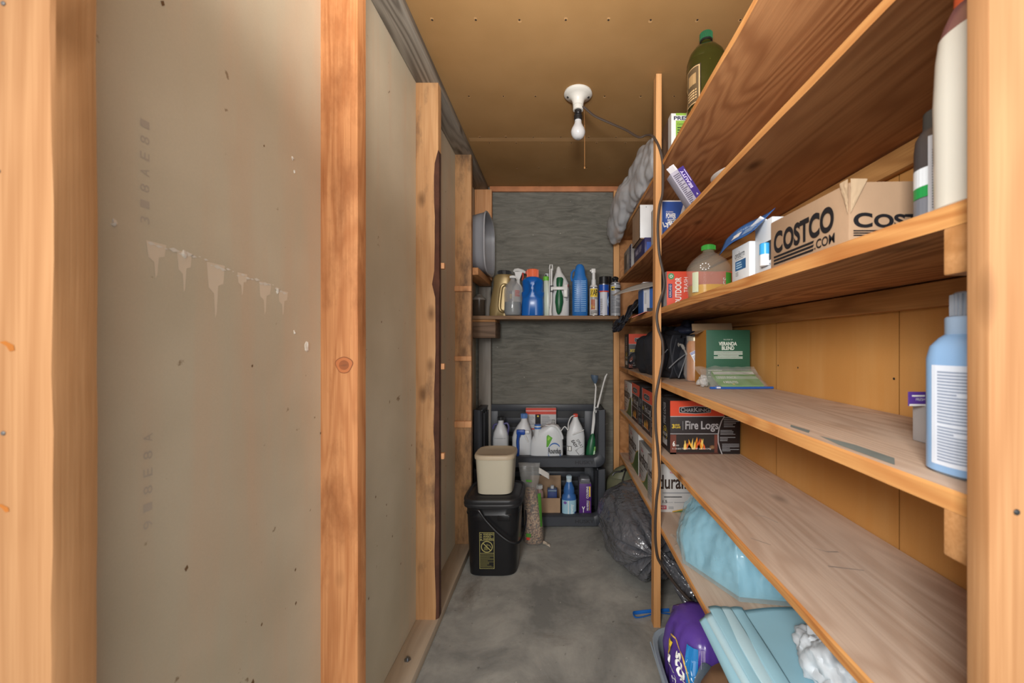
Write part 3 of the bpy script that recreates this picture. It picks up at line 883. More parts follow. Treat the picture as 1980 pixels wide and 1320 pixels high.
def arcs(w, z0, z1, r, k=8):
    """open-topped U outline from top left round the bottom to top right"""
    o = [(-w, z1)]
    for i in range(k + 1):
        a = math.pi + i / k * math.pi / 2; o.append((-w + r + r * math.cos(a), z0 + r + r * math.sin(a)))
    for i in range(k + 1):
        a = 1.5 * math.pi + i / k * math.pi / 2; o.append((w - r + r * math.cos(a), z0 + r + r * math.sin(a)))
    return o + [(w, z1)]


def storage_bin(z0, h, label):
    t = thing('storage_bin', label, 'storage bin', (-.1175, 2.43, z0), 0, 'stacking bins by the back wall')
    hw = .4075
    # front rim: U-shaped channel, deeper at the bottom lip
    b = B(); out = arcs(hw, 0.012, h, .055); inn = arcs(hw - .047, .078, h, .035); im = b.mi(BIN)
    fr_ = []
    for y, dx in ((.008, 0.0), (.0, .006), (0, -1), (.008, -2), (.05, -2), (.05, 0.0)):
        if dx >= 0: L = [(x * (1 - dx / hw), z + dx) if dx else (x, z) for x, z in out]
        elif dx == -1: L = [(x - math.copysign(.006, -x) * 1, z - .006 if z < h - .01 else z) for x, z in inn]
        else: L = inn
        fr_.append([b.bm.verts.new((x, y, z)) for x, z in L])
    for A, C in zip(fr_, fr_[1:] + fr_[:1]):
        for i in range(len(A) - 1):
            b.bm.faces.new((A[i], A[i + 1], C[i + 1], C[i])).material_index = im
    for e in (0, -1):
        b.bm.faces.new([L[e] for L in fr_]).material_index = im
    bmesh.ops.recalc_face_normals(b.bm, faces=b.bm.faces)
    b.obj('front_rim', t, 50)
    for s in (-1, 1):
        b = B()
        x0, x1 = sorted((s * hw * .994, s * (hw - .012)))
        b.box(x0, x1, .05, .27, .03, h, BIN, .003)
        x0, x1 = sorted((s * (hw - .047), s * (hw - .035)))
        b.box(x0, x1, .05, .265, .03, h - .004, BIND, .003)
        x0, x1 = sorted((s * (hw - .052), s * (hw - .002)))
        b.box(x0, x1, .03, .27, h - .012, h, BIN, .004)
        for k in range(3):
            xx = s * (hw - .047 - .004); b.tube([(xx, .09 + k * .06, .06), (xx, .09 + k * .06, h - .03)], .006, BIND, 8)
        b.obj('side_wall', t)
    b = B(); b.box(-hw + .04, hw - .04, .04, .265, .026, .038, BIND, .002); b.box(-hw + .03, hw - .03, .06, .26, .0, .026, BIND, .004); b.obj('bin_floor', t)
    b = B(); w = hw - .04
    b.box(-w, w, .250, .265, h - .045, h, BIN, .004)
    b.box(-w, -w + .075, .252, .263, .038, h - .045, BIN, .003); b.box(w - .075, w, .252, .263, .038, h - .045, BIN, .003)
    nb = 4
    for i in range(nb):
        z = .05 + i * (h - .13) / (nb - .25)
        b.box(-w + .07, w - .07, .252, .263, z, z + .036, BIN, .003)
    b.obj('slotted_back', t)
    b = B(); b.box(-w + .07, w - .07, .264, .268, .038, h - .045, BLACK); b.obj('back_liner', t, 0)
    b = B(); fr = plane((0, 0, 0), (1, 0, 0), (0, 0, 1)); b.text(fr, 'HUSKY', .22, .035, .335, .057, P('#2a2b2f', .6), 1, .02); b.obj('embossed_lettering', t)
    return t


storage_bin(0.0, .362, 'lower black stacking bin on the concrete floor holding a carton and a blue bottle')
storage_bin(.3622, .365, 'upper black stacking bin holding white chemical jugs')
ZU = .3622 + .0385; ZL = .0385

# upper bin contents
JW = P('#cfd2d4', .35, vary=.03)


def chem_jug(label, x, y, z, w, d, h, capm, caph=.02, capr=.018, lean=0.0, neck=.022):
    t = thing('chemical_jug', label, 'jug', (x, y, z), 0, 'white chemical jugs in the upper bin')
    jug(t, [(0, w * .9, d * .9, 0, 0, 3.5), (.008, w, d, 0, 0, 3.5), (h * .55, w, d, 0, 0, 3.5), (h * .68, w * .92, d * .95, lean * .3, 0, 3), (h * .82, w * .62, d * .75, lean * .6, 0, 2.6), (h * .93, w * .36, d * .5, lean, 0, 2.2), (h, neck * .8, neck * .8, lean, 0, 2)], JW, seg=40)
    cap(t, h, h + caph, capr, capm, 18, cx=lean)
    return t


t = chem_jug('small white jug with black cap and purple handle at left in the upper bin', -.372, 2.555, ZU, .05, .05, .245, BLACK, .022, .022)
b = B(); b.tube(bez([(.02, -.012, .222), (.042, -.012, .225), (.052, -.012, .2), (.046, -.012, .17), (.044, -.012, .15)]), .0065, P('#4b4878', .4), 8); b.tube(bez([(-.02, -.012, .222), (-.04, -.012, .215), (-.05, -.012, .19)]), .006, P('#4b4878', .4), 8); b.obj('handle', t)
b = B(); fr = cyl(.05, .05, 0, 0, n=3.5); b.rect(fr, -.045, .135, .045, .138, P('#8f969c', .5), 1, 6); b.obj('printed_label', t)

t = chem_jug('white jug with blue trigger sprayer strapped to its front in the upper bin', -.232, 2.530, ZU, .062, .05, .262, P('#4f76b0', .4), .03, .020, lean=.012)
b = B(); TB = P('#1f4aa0', .35)
b.tube(bez([(-.022, -.062, .03), (-.020, -.064, .08), (-.022, -.064, .13), (-.014, -.064, .17), (-.004, -.064, .185)]), [.014] * 8 + [.016] * 8 + [.02] * 9, TB, 10, flat=.6)
b.box(-.03, .024, -.077, -.055, .17, .202, TB, .006); g = b.obj('trigger_sprayer', t)
b = B(); b.box(.024, .05, -.074, -.058, .178, .196, WHITEP, .003); b.tube([(.02, -.066, .172), (.03, -.066, .15), (.042, -.066, .125)], [.005, .005, .003], WHITEP, 8); b.obj('lever', g)
b = B(); b.tube([(-.014, -.064, .022), (-.008, -.066, .012)], .006, RED, 8); b.obj('tip', g)

t = thing('weedkiller_jug', 'white weedkiller jug with green leaf panel and blue oval logo in the upper bin', 'jug', (-.075, 2.505, ZU))
jug(t, [(0, .098, .04, 0, 0, 4), (.008, .104, .046, 0, 0, 4), (.11, .102, .046, 0, 0, 3.6), (.15, .094, .045, .006, 0, 3.2), (.18, .082, .044, .014, 0, 2.8), (.205, .062, .042, .026, 0, 2.5), (.222, .04, .036, .034, 0, 2.2), (.228, .02, .02, .034, 0, 2)], JW, seg=56)
b = B(); b.loft([(.10, .022, .022, -.06, -.02, 2.4), (.16, .021, .021, -.058, -.02, 2.4), (.205, .02, .02, -.056, -.02, 2)], JW, 24); b.obj('spout', t)
cap(t, .204, .232, .0215, P('#3c6fb6', .35), 0, -.056, -.02); cap(t, .216, .224, .0225, WHITEP, 0, -.056, -.02, name='cap_band')
b = B(); b.tube(bez([(.0, -.022, .2), (.03, -.034, .226), (.068, -.036, .212), (.094, -.032, .165), (.098, -.03, .14)]), .008, JW, 10); b.obj('handle', t)
b = B(); fr = plane((0, -.0488, 0), (1, 0, 0), (0, 0, 1))
b.shape(fr, [(-.004, .088), (-.002, .165), (.008, .178), (.042, .156), (.044, .146), (.014, .094)], P('#cfd2d4', .4), 1)
b.shape(fr, [(0, .094), (.001, .162), (.01, .172), (.038, .152), (.012, .098)], P('#5aa12d', .4), 2); b.shape(fr, [(.006, .14), (.013, .162), (.026, .152), (.012, .134)], P('#8cc63e', .4), 3)
b.text(fr, 'Roundup', .012, .045, .090, .088, INKB, 3, .02)
LB = P('#2f62a6', .4)
pts = [(.010 + .040 * (1 - math.cos(a)), .072 + .050 * math.sin(a)) for a in [i * math.pi / 14 for i in range(0, 12)]]
for a, c in zip(pts, pts[1:]): b.shape(fr, [a, c, (c[0], c[1] - .009), (a[0], a[1] - .007)], LB, 2)
pts = [(.010 + .040 * (1 - math.cos(a)), .058 - .048 * math.sin(a)) for a in [i * math.pi / 14 for i in range(0, 14)]]
for a, c in zip(pts, pts[1:]): b.shape(fr, [a, c, (c[0], c[1] + .012), (a[0], a[1] + .010)], LB, 2)
b.obj('printed_label', t)

t = chem_jug('white jug with red cap and coiled white hose at right in the upper bin', .108, 2.520, ZU, .058, .046, .272, RED, .02, .013, neck=.018)
b = B(); fr = cyl(.058, .046, 0, 0, n=3.5)
tt = turned(fr, -.026, .128, -62); b.text(tt, 'EASY', 0, 0, .05, .018, INKB, 1, .03); tt = turned(fr, .0, .134, -62); b.text(tt, 'SPRAY', 0, 0, .06, .016, INKB, 1); b.lines(turned(fr, -.005, .07, -55), 0, 0, .045, .04, 7, P('#55585c', .5), 1, 4)
b.rect(fr, -.052, .065, -.022, .095, INKB, 1, 4); b.rect(fr, -.049, .068, -.04, .092, WHITE, 2, 3); b.rect(fr, -.037, .068, -.025, .092, WHITE, 2, 3)
b.obj('printed_label', t)
b = B(); coil = [(-.005, -.02, .285), (-.03, -.034, .275), (-.046, -.045, .24), (-.05, -.055, .2)] + [(-.07 - .03 * i, -.058 + .01 * math.sin(i * 2), .205 + .016 * (-1) ** i) for i in range(3)] + [(-.16, -.06, .225), (-.19, -.06, .23)]
b.tube(bez(coil, 6), .0032, WHITEP, 8); b.tube(bez([(-.02, -.056, .17), (.0, -.062, .18), (.03, -.056, .19), (.05, -.05, .2)], 5), .003, WHITEP, 8); b.obj('hose', t)

t = thing('wand_sprayer', 'green handheld sprayer leaning with two long white wands in the upper bin', 'sprayer', (.196, 2.520, ZU), rot=(R_(-3), R_(8), 0))
b = B(); b.loft([(.0, .02, .02, 0, 0, 2.4), (.02, .027, .024, 0, 0, 2.4), (.07, .029, .026, 0, 0, 2.4), (.12, .024, .022, 0, 0, 2.2), (.15, .014, .013, 0, 0, 2), (.165, .008, .008, 0, 0, 2)], GRN, 24); b.obj('sprayer_grip', t)
b = B(); b.box(.016, .03, -.024, .01, .02, .09, P('#5f9a3c', .4), .006); b.blob((.022, -.026, .045), (.006, .004, .022), P('#b9d7b6', .4)); b.obj('lime_side_panel', t)
b = B(); b.tube([(.0, 0, .155), (.0, .004, .29), (.004, .006, .3), (.028, .012, .50), (.034, .013, .535), (.042, .014, .555)], [.006, .0055, .007, .0045, .006, .003], WHITEP, 8); b.blob((-.004, -.002, .33), (.005, .004, .005), WHITEP); b.obj('wand', t)
b = B(); b.tube([(-.006, 0, .155), (-.012, .0, .30), (-.010, 0, .31), (-.020, 0, .46), (-.03, 0, .485)], [.005, .005, .006, .0045, .0045], WHITEP, 8); w2 = b.obj('wand', t)
b = B(); FUN = P('#5f7287', .3, trans=.3)
b.loft([(.482, .007, .007, -.028, 0, 2), (.50, .018, .018, -.032, 0, 2), (.518, .0245, .0245, -.036, 0, 2), (.534, .0255, .0255, -.039, 0, 2), (.535, .024, .024, -.039, 0, 2), (.518, .022, .022, -.036, 0, 2), (.502, .012, .012, -.033, 0, 2)], FUN, 24); b.obj('spray_shield', w2)

t, fr, _, _ = carton('printed_box', 'red and white printed box at the back of the upper bin', 'box', -.216, 2.615, ZU, .2, .06, .312, P('#b9b9ba', .5))
b = B(); b.rect(fr, 0, .27, .2, .312, RED, 1); b.rect(fr, 0, .29, .2, .296, P('#d8b9b4', .5), 2); b.rect(fr, .062, .18, .098, .27, INKB, 1); b.disc(fr, .08, .258, .006, YELLOW, 2, k=10); b.lines(fr, .008, .2, .056, .262, 8, GREYTXT, 1, 2); b.lines(fr, .104, .2, .165, .262, 8, GREYTXT, 1, 5); b.rect(fr, .17, .2, .192, .235, INKB, 1); b.lines(fr, .171, .202, .191, .233, 9, WHITE, 2, 1); b.rect(fr, 0, .17, .2, .178, RED, 1); b.obj('printed_label', t)

# lower bin contents
t = thing('open_carton', 'open brown cardboard carton of small bottles in the lower bin', 'box', (-.185, 2.482, ZL))
b = B(); W_, D_, h1, h2 = .2, .15, .13, .225
b.box(0, W_, 0, .004, 0, h1, KRAFT); b.box(0, W_, D_ - .004, D_, 0, h2, KRAFT); b.box(0, W_, 0, D_, 0, .004, KRAFT)
for x in (0, W_ - .004): b.hexa([(x, 0, 0), (x + .004, 0, 0), (x + .004, D_, 0), (x, D_, 0)], [(x, 0, h1), (x + .004, 0, h1), (x + .004, D_, h2), (x, D_, h2)], KRAFT)
b.obj('carton', t, 0)
t = thing('pink_bottle', 'squat pinkish bottle with white cap in the open carton', 'bottle', (-.128, 2.535, ZL + .0045)); jug(t, [(0, .03, .024, 0, 0, 3), (.006, .034, .028, 0, 0, 3), (.11, .033, .028, 0, 0, 3), (.15, .026, .024, .004, 0, 2.5), (.168, .014, .014, .006, 0, 2)], P('#b4948c', .35)); cap(t, .168, .192, .0185, WHITEP, 20, .006)
t = thing('small_can', 'small navy oblong can with grey top in the open carton', 'can', (-.04, 2.535, ZL + .0045)); b = B(); b.box(-.031, .031, -.02, .02, 0, .155, NAVY, .006); b.box(-.031, .031, -.0205, .0205, .15, .17, P('#6d7f94', .3), .004); b.obj('can', t); cap(t, .17, .188, .012, P('#b9bcc0', .4)); 

t = thing('fabric_rinse_bottle', 'translucent blue shaped bottle with white cap and silver label in the lower bin', 'bottle', (.066, 2.500, ZL))
BB = P('#3f6fb0', .2, trans=.15)
jug(t, [(0, .042, .034, 0, 0, 2.6), (.006, .046, .037, 0, 0, 2.6), (.125, .046, .037, 0, 0, 2.6), (.145, .042, .035, 0, 0, 2.3), (.156, .033, .03, 0, 0, 2), (.165, .035, .03, 0, 0, 2), (.19, .033, .028, 0, 0, 2), (.212, .024, .022, 0, 0, 2), (.225, .019, .018, 0, 0, 2), (.23, .018, .017, 0, 0, 2)], BB)
cap(t, .230, .248, .0175, P('#c3d2d8', .3), 0); cap(t, .248, .268, .0155, P('#b4c8d2', .3), 16, name='dosing_tip')
b = B(); fr = cyl(.046, .037, 0, 0, n=2.6); b.rect(fr, -.046, .006, .05, .122, P('#9cc3d4', .3), 1, 12); b.disc(fr, -.022, .108, .009, P('#7a5aa0', .4), 2); b.text(turned(fr, .018, .02, 90), 'Downy', 0, -.008, .08, .012, P('#e3eef0', .4), 2, .03); b.rect(fr, -.006, .006, -.002, .122, WHITE, 2, 2); b.rect(fr, .03, .006, .05, .05, NAVY, 2, 4); b.obj('printed_label', t)

t, fr, lf, tp = carton('purple_box', 'tall purple box with white and yellow sideways lettering in the lower bin', 'box', .130, 2.478, ZL, .075, .14, .222, P('#4f2274', .45), top=P('#8f9096', .4))
b = B(); b.rect(lf, .0, 0, .14, .222, P('#85868c', .5), 1); q = turned(fr, .054, .055, 90); b.text(q, 'NO REFILLS', 0, -.004, .062, .008, WHITE, 1, .02); b.text(q, 'COUSINS', .075, -.004, .15, .010, WHITE, 1, .02); b.rect(q, .085, -.016, .15, -.007, YELLOW, 1); b.rect(q, 0, -.013, .06, -.008, P('#a98436', .5), 1); b.text(fr, 'Y', .016, .042, .036, .08, WHITE, 1, .02); b.obj('printed_label', t)
b = B(); b.box(.006, .069, .01, .11, .2225, .25, P('#7e7f85', .25, alpha=.75), .008); b.obj('plastic_wrap', t)

# ------------------------------------------------------------------ bucket, canister, seed bag
BK = P('#18181a', .28, vary=.05)
t = thing('bucket', 'square black plastic bucket with bail handle and gold warning label on the floor', 'bucket', (-.325, 2.055, 0))
b = B(); b.loft([(0, .112, .118, 0, 0, 4.5), (.006, .119, .125, 0, 0, 5), (.30, .1315, .1375, 0, 0, 5), (.302, .1345, .1395, 0, 0, 5), (.306, .1345, .1395, 0, 0, 5), (.308, .132, .138, 0, 0, 5), (.345, .134, .139, 0, 0, 5)], BK, 72); bo = b.obj('body', t, 40)
for x in (-.088, .03):
    b = B(); b.box(x, x + .058, -.1415, -.138, .278, .305, BK, .001); b.obj('rib', bo)
b = B(); b.loft([(.338, .139, .142, 0, 0, 5), (.341, .146, .147, 0, 0, 5), (.352, .148, .148, 0, 0, 5), (.356, .144, .145, 0, 0, 5), (.359, .144, .145, 0, 0, 5), (.366, .147, .147, 0, 0, 5), (.375, .147, .147, 0, 0, 5), (.380, .142, .143, 0, 0, 5), (.380, .134, .136, 0, 0, 5), (.376, .130, .132, 0, 0, 5), (.377, .118, .12, 0, 0, 5), (.382, .112, .114, 0, 0, 5), (.383, .10, .1, 0, 0, 5)], P('#232325', .45, vary=.05), 72); b.obj('lid', t, 40)
hp = bez([(-.105, -.135, .333), (-.09, -.146, .338), (-.06, -.154, .335), (-.045, -.157, .318), (-.02, -.158, .285), (.04, -.160, .225), (.095, -.158, .186), (.135, -.14, .178), (.152, -.08, .20), (.156, 0, .22), (.150, .05, .25)], 6)
b = B(); b.tube(hp, .0062, BK, 10, flat=.6); b.obj('bail_handle', t)
b = B(); b.blob((-.06, -.1405, .345), (.02, .006, .008), BK); b.obj('ear', t)
b = B(); G = P('#a39a5e', .5); OL = P('#5f5a34', .5); fr = plane((-.058, -.1345, .045), (1, 0, 0), (0, -.036, 1))
b.rect(fr, 0, 0, .072, .18, G, 1); b.rect(fr, .0022, .0022, .0698, .1778, P('#141414', .45), 2)
b.rect(fr, .002, .1395, .07, .1415, G, 3); b.rect(fr, .002, .0765, .07, .0785, G, 3)
for i, w in enumerate(('WARNING', 'AVISO', 'WARNING')): b.text(fr, w, .018, .166 - i * .0115, .068 if i != 1 else .056, .1755 - i * .0115, G, 3, .02); b.shape(fr, [(.004, .166 - i * .0115), (.012, .166 - i * .0115), (.008, .1755 - i * .0115)], G, 3)
b.disc(fr, .036, .109, .0285, G, 3, .0245, 32)
b.shape(fr, [(.015, .127), (.018, .13), (.057, .091), (.054, .088)], G, 5)
b.shape(fr, [(.022, .092), (.04, .092), (.042, .106), (.034, .112), (.022, .108)], OL, 4); b.disc(fr, .038, .118, .006, OL, 4); b.tube([fr(.045, .118, .001), fr(.052, .112, .001), fr(.056, .104, .001)], .0012, G, 6)
b.lines(fr, .004, .006, .068, .074, 13, OL, 3, 3, .62); b.obj('warning_label', t)

CAN_ = P('#bdb5a0', .45, vary=.02)
t = thing('canister', 'beige square canister with rounded lid standing on the black bucket', 'canister', (-.322, 2.055, .3832))
b = B(); b.loft([(0, .082, .082, 0, 0, 4), (.005, .088, .088, 0, 0, 4.4), (.178, .0985, .0985, 0, 0, 4.4)], CAN_, 64); b.obj('body', t, 40)
b = B(); b.loft([(.176, .0995, .0995, 0, 0, 4), (.178, .104, .104, 0, 0, 4), (.190, .105, .105, 0, 0, 4), (.196, .103, .103, 0, 0, 4), (.2, .097, .097, 0, 0, 4), (.1985, .088, .088, 0, 0, 3.8), (.195, .08, .08, 0, 0, 3.6), (.195, .03, .03, 0, 0, 2.5)], P('#b9a990', .45, vary=.03), 64); b.obj('lid', t, 40)

t = thing('seed_bag', 'clear bag of mixed bird seed with green stripe slumped behind the bucket', 'bag', (-.135, 2.285, 0))
tn = NT('bird_seed'); vv = tn.coords((1, 1, 1)); vo = tn.n('ShaderNodeTexVoronoi'); tn.l(vv, vo.inputs['Vector']); vo.inputs['Scale'].default_value = 130
tn.l(tn.ramp(vo.outputs['Color'], ((.2, lin('#3b2a20')), (.42, lin('#a07b55')), (.6, lin('#c7a680')), (.8, lin('#7d5038')))), tn.b.inputs['Base Color']); tn.b.inputs['Roughness'].default_value = .5; tn.bump(vo.outputs['Distance'], .8, .004)
FILM = P('#b3b2ae', .18, vary=.1, bump=.5, bscale=40, alpha=.26)
cr = lambda p: p + Vector((noise.noise(p * 22), noise.noise(p * 25 + Vector((4, 0, 0))), 0)) * .008
b = B(); b.loft([(.003, .05, .04, -.005, -.01, 2.5), (.012, .06, .052, -.005, -.01, 2.5), (.12, .052, .05, -.012, 0, 2.3), (.22, .04, .04, -.02, 0, 2.3), (.30, .028, .03, -.028, 0, 2.3)], tn.m, 36, fn=cr); b.obj('seed', t, 60)
b = B(); b.loft([(.002, .055, .044, -.005, -.01, 2.5), (.012, .064, .056, -.005, -.01, 2.5), (.12, .056, .054, -.012, 0, 2.3), (.22, .046, .044, -.02, 0, 2.3), (.30, .045, .034, -.028, 0, 2.3), (.38, .058, .025, -.03, 0, 2.2), (.43, .062, .012, -.035, 0, 2), (.45, .062, .006, -.035, 0, 2)], FILM, 48, fn=lambda p: cr(p) + Vector((noise.noise(p * 40), 0, 0)) * .012 * max(0, p.z - .25) * 4); fo = b.obj('film', t, 80)
b = B(); GS = P('#4f8a35', .4); fr = cyl(.062, .056, 0, 0, cx=-.015, cy=-.004, n=2.4)
for i in range(12): b.rect(fr, .046 - i * .0015, .10 + i * .016, .062 - i * .0012, .1165 + i * .016, GS, 4, 3)
b.rect(fr, -.03, .36, .0, .372, GS, 8, 3); b.rect(fr, -.03, .05, -.005, .07, GS, 6, 4); b.rect(fr, -.028, .034, -.01, .048, RED, 6, 4); b.obj('printed_stripe', t)
b = B(); b.grid(lambda u, v: Vector((.048 + u * .04, -.05 - v * .03 + .003 * math.sin(u * 9), .022 - u * .015 + .004 * math.sin(v * 6 + u * 5))), 8, 8, P('#cdbfab', .6)); solid(b.obj('corner_flap', t), .0008)
b = B(); b.grid(lambda u, v: Vector((.022 + u * .06, -.02 - v * .012, .43 - u * .035 - v * .03)), 6, 6, P('#c9c6c0', .3, alpha=.8)); solid(b.obj('torn_corner', t), .0008)

# ------------------------------------------------------------------ refuse sack and olive bag on the floor
tn = NT('black_sack_film'); tn.b.inputs['Base Color'].default_value = lin('#5c5d62'); tn.b.inputs['Roughness'].default_value = .2; tn.b.inputs['Specular IOR Level'].default_value = .9
vv = tn.coords((1, 1, 1)); vs_ = tn.coords((1, .3, 1)); tn.bump(tn.math('ADD', tn.noise(vs_, 16, 2, .5, 1.2), tn.math('MULTIPLY', tn.noise(vv, 38, 2, .5, .8), .35)), .9, .02); SACK = tn.m
t = thing('refuse_sack', 'full black plastic refuse sack lying on the floor half under the shelves', 'bag', (.42, 1.75, 0))


def sack(u, v):
    """u runs from the knot back, v round"""
    a = 2 * math.pi * v
    r = (1 - (1 - min(1, u * 1.6)) ** 2.4) ** .55 if u < .625 else max(0.02, 1 - ((u - .625) / .375) ** 2.6) ** .5
    y = .02 + u * .62 - .05 * math.sin(min(1, u * 2.2) * math.pi) * (u < .46)
    f = abs(math.sin(a * 4.5 + 2.5 * noise.noise(Vector((math.cos(a), math.sin(a), 1)) * 1.5))) ** .6
    near = max(0, 1 - u * 2.2)
    k = r * (1 - .20 * near * (1 - f)) * (1 + .10 * noise.noise(Vector((math.cos(a) * 2, math.sin(a) * 2, u * 5))))
    p = Vector((.2 * k * math.cos(a), y - .04 * near * f, .185 + .183 * k * math.sin(a)))
    if u < .25: p.z += (.25 - u) * .10
    d = (.020 * fold((p.x, p.y * .45, p.z), 7, 3) + .009 * fold((p.x, p.y * .18, p.z), 20, 8)) * min(1, r * 1.5)
    n_ = Vector((math.cos(a), -near, math.sin(a))).normalized()
    p = p + n_ * d
    p.z = max(.003, p.z)
    if p.x > -.025 and p.z > .368: p.z = .368
    return p


b = B(); b.grid(sack, 90, 200, SACK); b.obj('body', t, 70, merge=True)
b = B()


def tail(u, v):
    a = 2 * math.pi * v; c = Vector((0, .02, .245)).lerp(Vector((.155, -.115, .06)), u)
    w = .018 + .055 * u ** 1.2; f = .6 + .4 * abs(math.sin(a * 3.5 + u * 2))
    p = c + Vector((math.cos(a) * w * .7 * f, math.cos(a) * w * .5 * f, math.sin(a) * w * .9 * f))
    p += Vector((noise.noise(p * 26), noise.noise(p * 26 + Vector((5, 0, 0))), noise.noise(p * 26 + Vector((0, 5, 0))))) * .014 * u
    p.z = max(.004, p.z); return p


b.grid(tail, 24, 60, SACK); b.obj('gathered_neck', t, 70)
b = B(); DS = P('#1c62b4', .35); zz = .006
b.tube(bez([(.05, -.07, zz), (-.02, -.075, zz), (-.085, -.085, zz), (-.108, -.10, .012), (-.10, -.115, zz), (-.06, -.108, zz), (-.01, -.10, .014), (.05, -.095, zz), (.11, -.105, zz)], 6), .0065, DS, 8, flat=.35); b.obj('drawstring', t)

OLV = P('#6c6d55', .5, vary=.12, bump=.4, bscale=30)
t = thing('olive_bag', 'olive drawstring bag propped against the back wall behind the black sack', 'bag', (.447, 2.535, 0))
b = B(); b.blob((0, 0, .17), (.15, .12, .17), OLV, lambda d, p: Vector((max(-.15, min(p.x, .28)), min(p.y, .12), max(.003, p.z if p.x < -.02 else min(p.z, .362)))) + Vector((d.x, d.y, 0)) * .012 * fold(p, 9, 2), 40, 24, 2.4)
b.loft([(.30, .08, .06, -.045, -.03, 2), (.345, .05, .04, -.04, -.035, 2), (.366, .018, .016, -.035, -.035, 2)], OLV, 24); b.obj('body', t, 70, )
b = B(); b.tube(bez([(-.075, -.06, .33), (-.05, -.08, .352), (-.02, -.075, .362), (-.035, -.085, .345), (-.055, -.11, .30), (-.06, -.12, .27)], 5), .006, BLACK, 8, flat=.5); b.tube(bez([(-.045, -.075, .345), (-.095, -.08, .34), (-.115, -.085, .322)], 5), .005, BLACK, 8, flat=.5); b.obj('drawcord', t)
# ------------------------------------------------------------------ top shelf
Z = ZS['a'] + .0003
OIL = P('#3a3a14', .1, trans=.35, vary=.1, name='olive_oil_plastic')
t = thing('oil_bottle', 'big dark olive oil bottle with green cap on the top shelf', 'bottle', (.494, 1.325, Z))
jug(t, [(0, .052, .052, 0, 0, 2.6), (.006, .060, .060, 0, 0, 2.8), (.07, .060, .060, 0, 0, 2.8), (.10, .056, .056, 0, 0, 2.6), (.13, .060, .060, 0, 0, 2.6), (.20, .061, .061, 0, 0, 2.5), (.206, .0585, .0585, 0, 0, 2.4), (.212, .060, .060, 0, 0, 2.4), (.235, .054, .054, 0, 0, 2.2), (.255, .040, .040, 0, 0, 2), (.268, .022, .022, 0, 0, 2), (.277, .017, .017, 0, 0, 2), (.284, .017, .017, 0, 0, 2)], OIL, seg=48)
cap(t, .286, .312, .0195, P('#245c3c', .45), 30); b = B(); b.loft([(.281, .0205), (.286, .0205)], BLACK, 28); b.obj('seal_ring', t)
b = B(); fr = cyl(.061, None, 0, -62, n=2.7); b.rect(fr, -.03, .05, .03, .175, P('#2e2618', .5), 2, 8); b.rect(fr, -.027, .053, .027, .172, P('#c9a778', .5), 3, 8); b.rect(fr, -.024, .056, .024, .169, P('#5a4a34', .5), 4, 8); b.rect(fr, -.016, .115, .016, .15, P('#a5865c', .5), 5, 3); b.lines(fr, -.018, .065, .018, .1, 4, P('#c9a778', .5), 5, 4, n=3); b.obj('printed_label', t)
t, fr, lf, tp = carton('appliance_box', 'white and green printed kitchen box on the top shelf beside the upright', 'box', .442, 1.552, Z, .2, .19, .177, P('#dfe0dd', .5))
b = B(); b.rect(fr, .018, .0, .2, .148, P('#8fb74c', .5), 1); b.rect(fr, .018, .168, .2, .177, P('#8fb74c', .5), 1); b.text(fr, 'PRESTO', .010, .150, .105, .165, P('#2b2a4a', .5), 2, .03); b.text(fr, 'Control Master', .024, .130, .08, .139, INKB, 2); b.lines(fr, .024, .02, .085, .125, 11, P('#2f4a2a', .5), 2, 6); b.rect(lf, 0, 0, .19, .177, P('#6b5140', .5), 1); b.rect(lf, .15, 0, .19, .177, P('#c9c6c2', .5), 2); b.disc(lf, .07, .08, .05, P('#7d6048', .5), 2); b.obj('printed_label', t)
FILMW = P('#c9cbce', .28, vary=.05, bump=.4, bscale=35, alpha=.7)
t = thing('plastic_bag', 'crumpled white plastic bag spilling over the far end of the top shelf', 'bag', (.40, 2.1, Z))


def bagf(u, v):
    a = 2 * math.pi * v
    y = 1.66 + u * .98
    keys = [(0, .425, .10, .01, .02), (.05, .425, .10, .03, .085), (.3, .415, .115, .04, .11), (.55, .40, .095, .06, .095), (.8, .385, .055, .072, .12), (.95, .385, .025, .06, .10), (1, .39, .02, .015, .03)]
    for A, C in zip(keys, keys[1:]):
        if A[0] <= u <= C[0]: w = (u - A[0]) / (C[0] - A[0]); q = [A[i] + (C[i] - A[i]) * w for i in range(1, 5)]; break
    p = Vector((q[0] + q[2] * math.cos(a), y, 1.863 + q[1] + q[3] * math.sin(a)))
    p += Vector((math.cos(a), 0, math.sin(a))) * (.034 * (fold((p.x, p.y * .5, p.z * .7), 5, 5) + .1) + .010 * fold((p.x, p.y * .35 + p.z * .3, p.z * .5), 26, 2))
    if p.x > .404: p.z = max(p.z, 1.8655)
    p.z = min(p.z, 2.17)
    if y < 1.76: p.x = min(p.x, .436)
    return p - Vector((.40, 2.1, Z))


b = B(); b.grid(bagf, 70, 60, FILMW); b.obj('film', t, 75, merge=True)

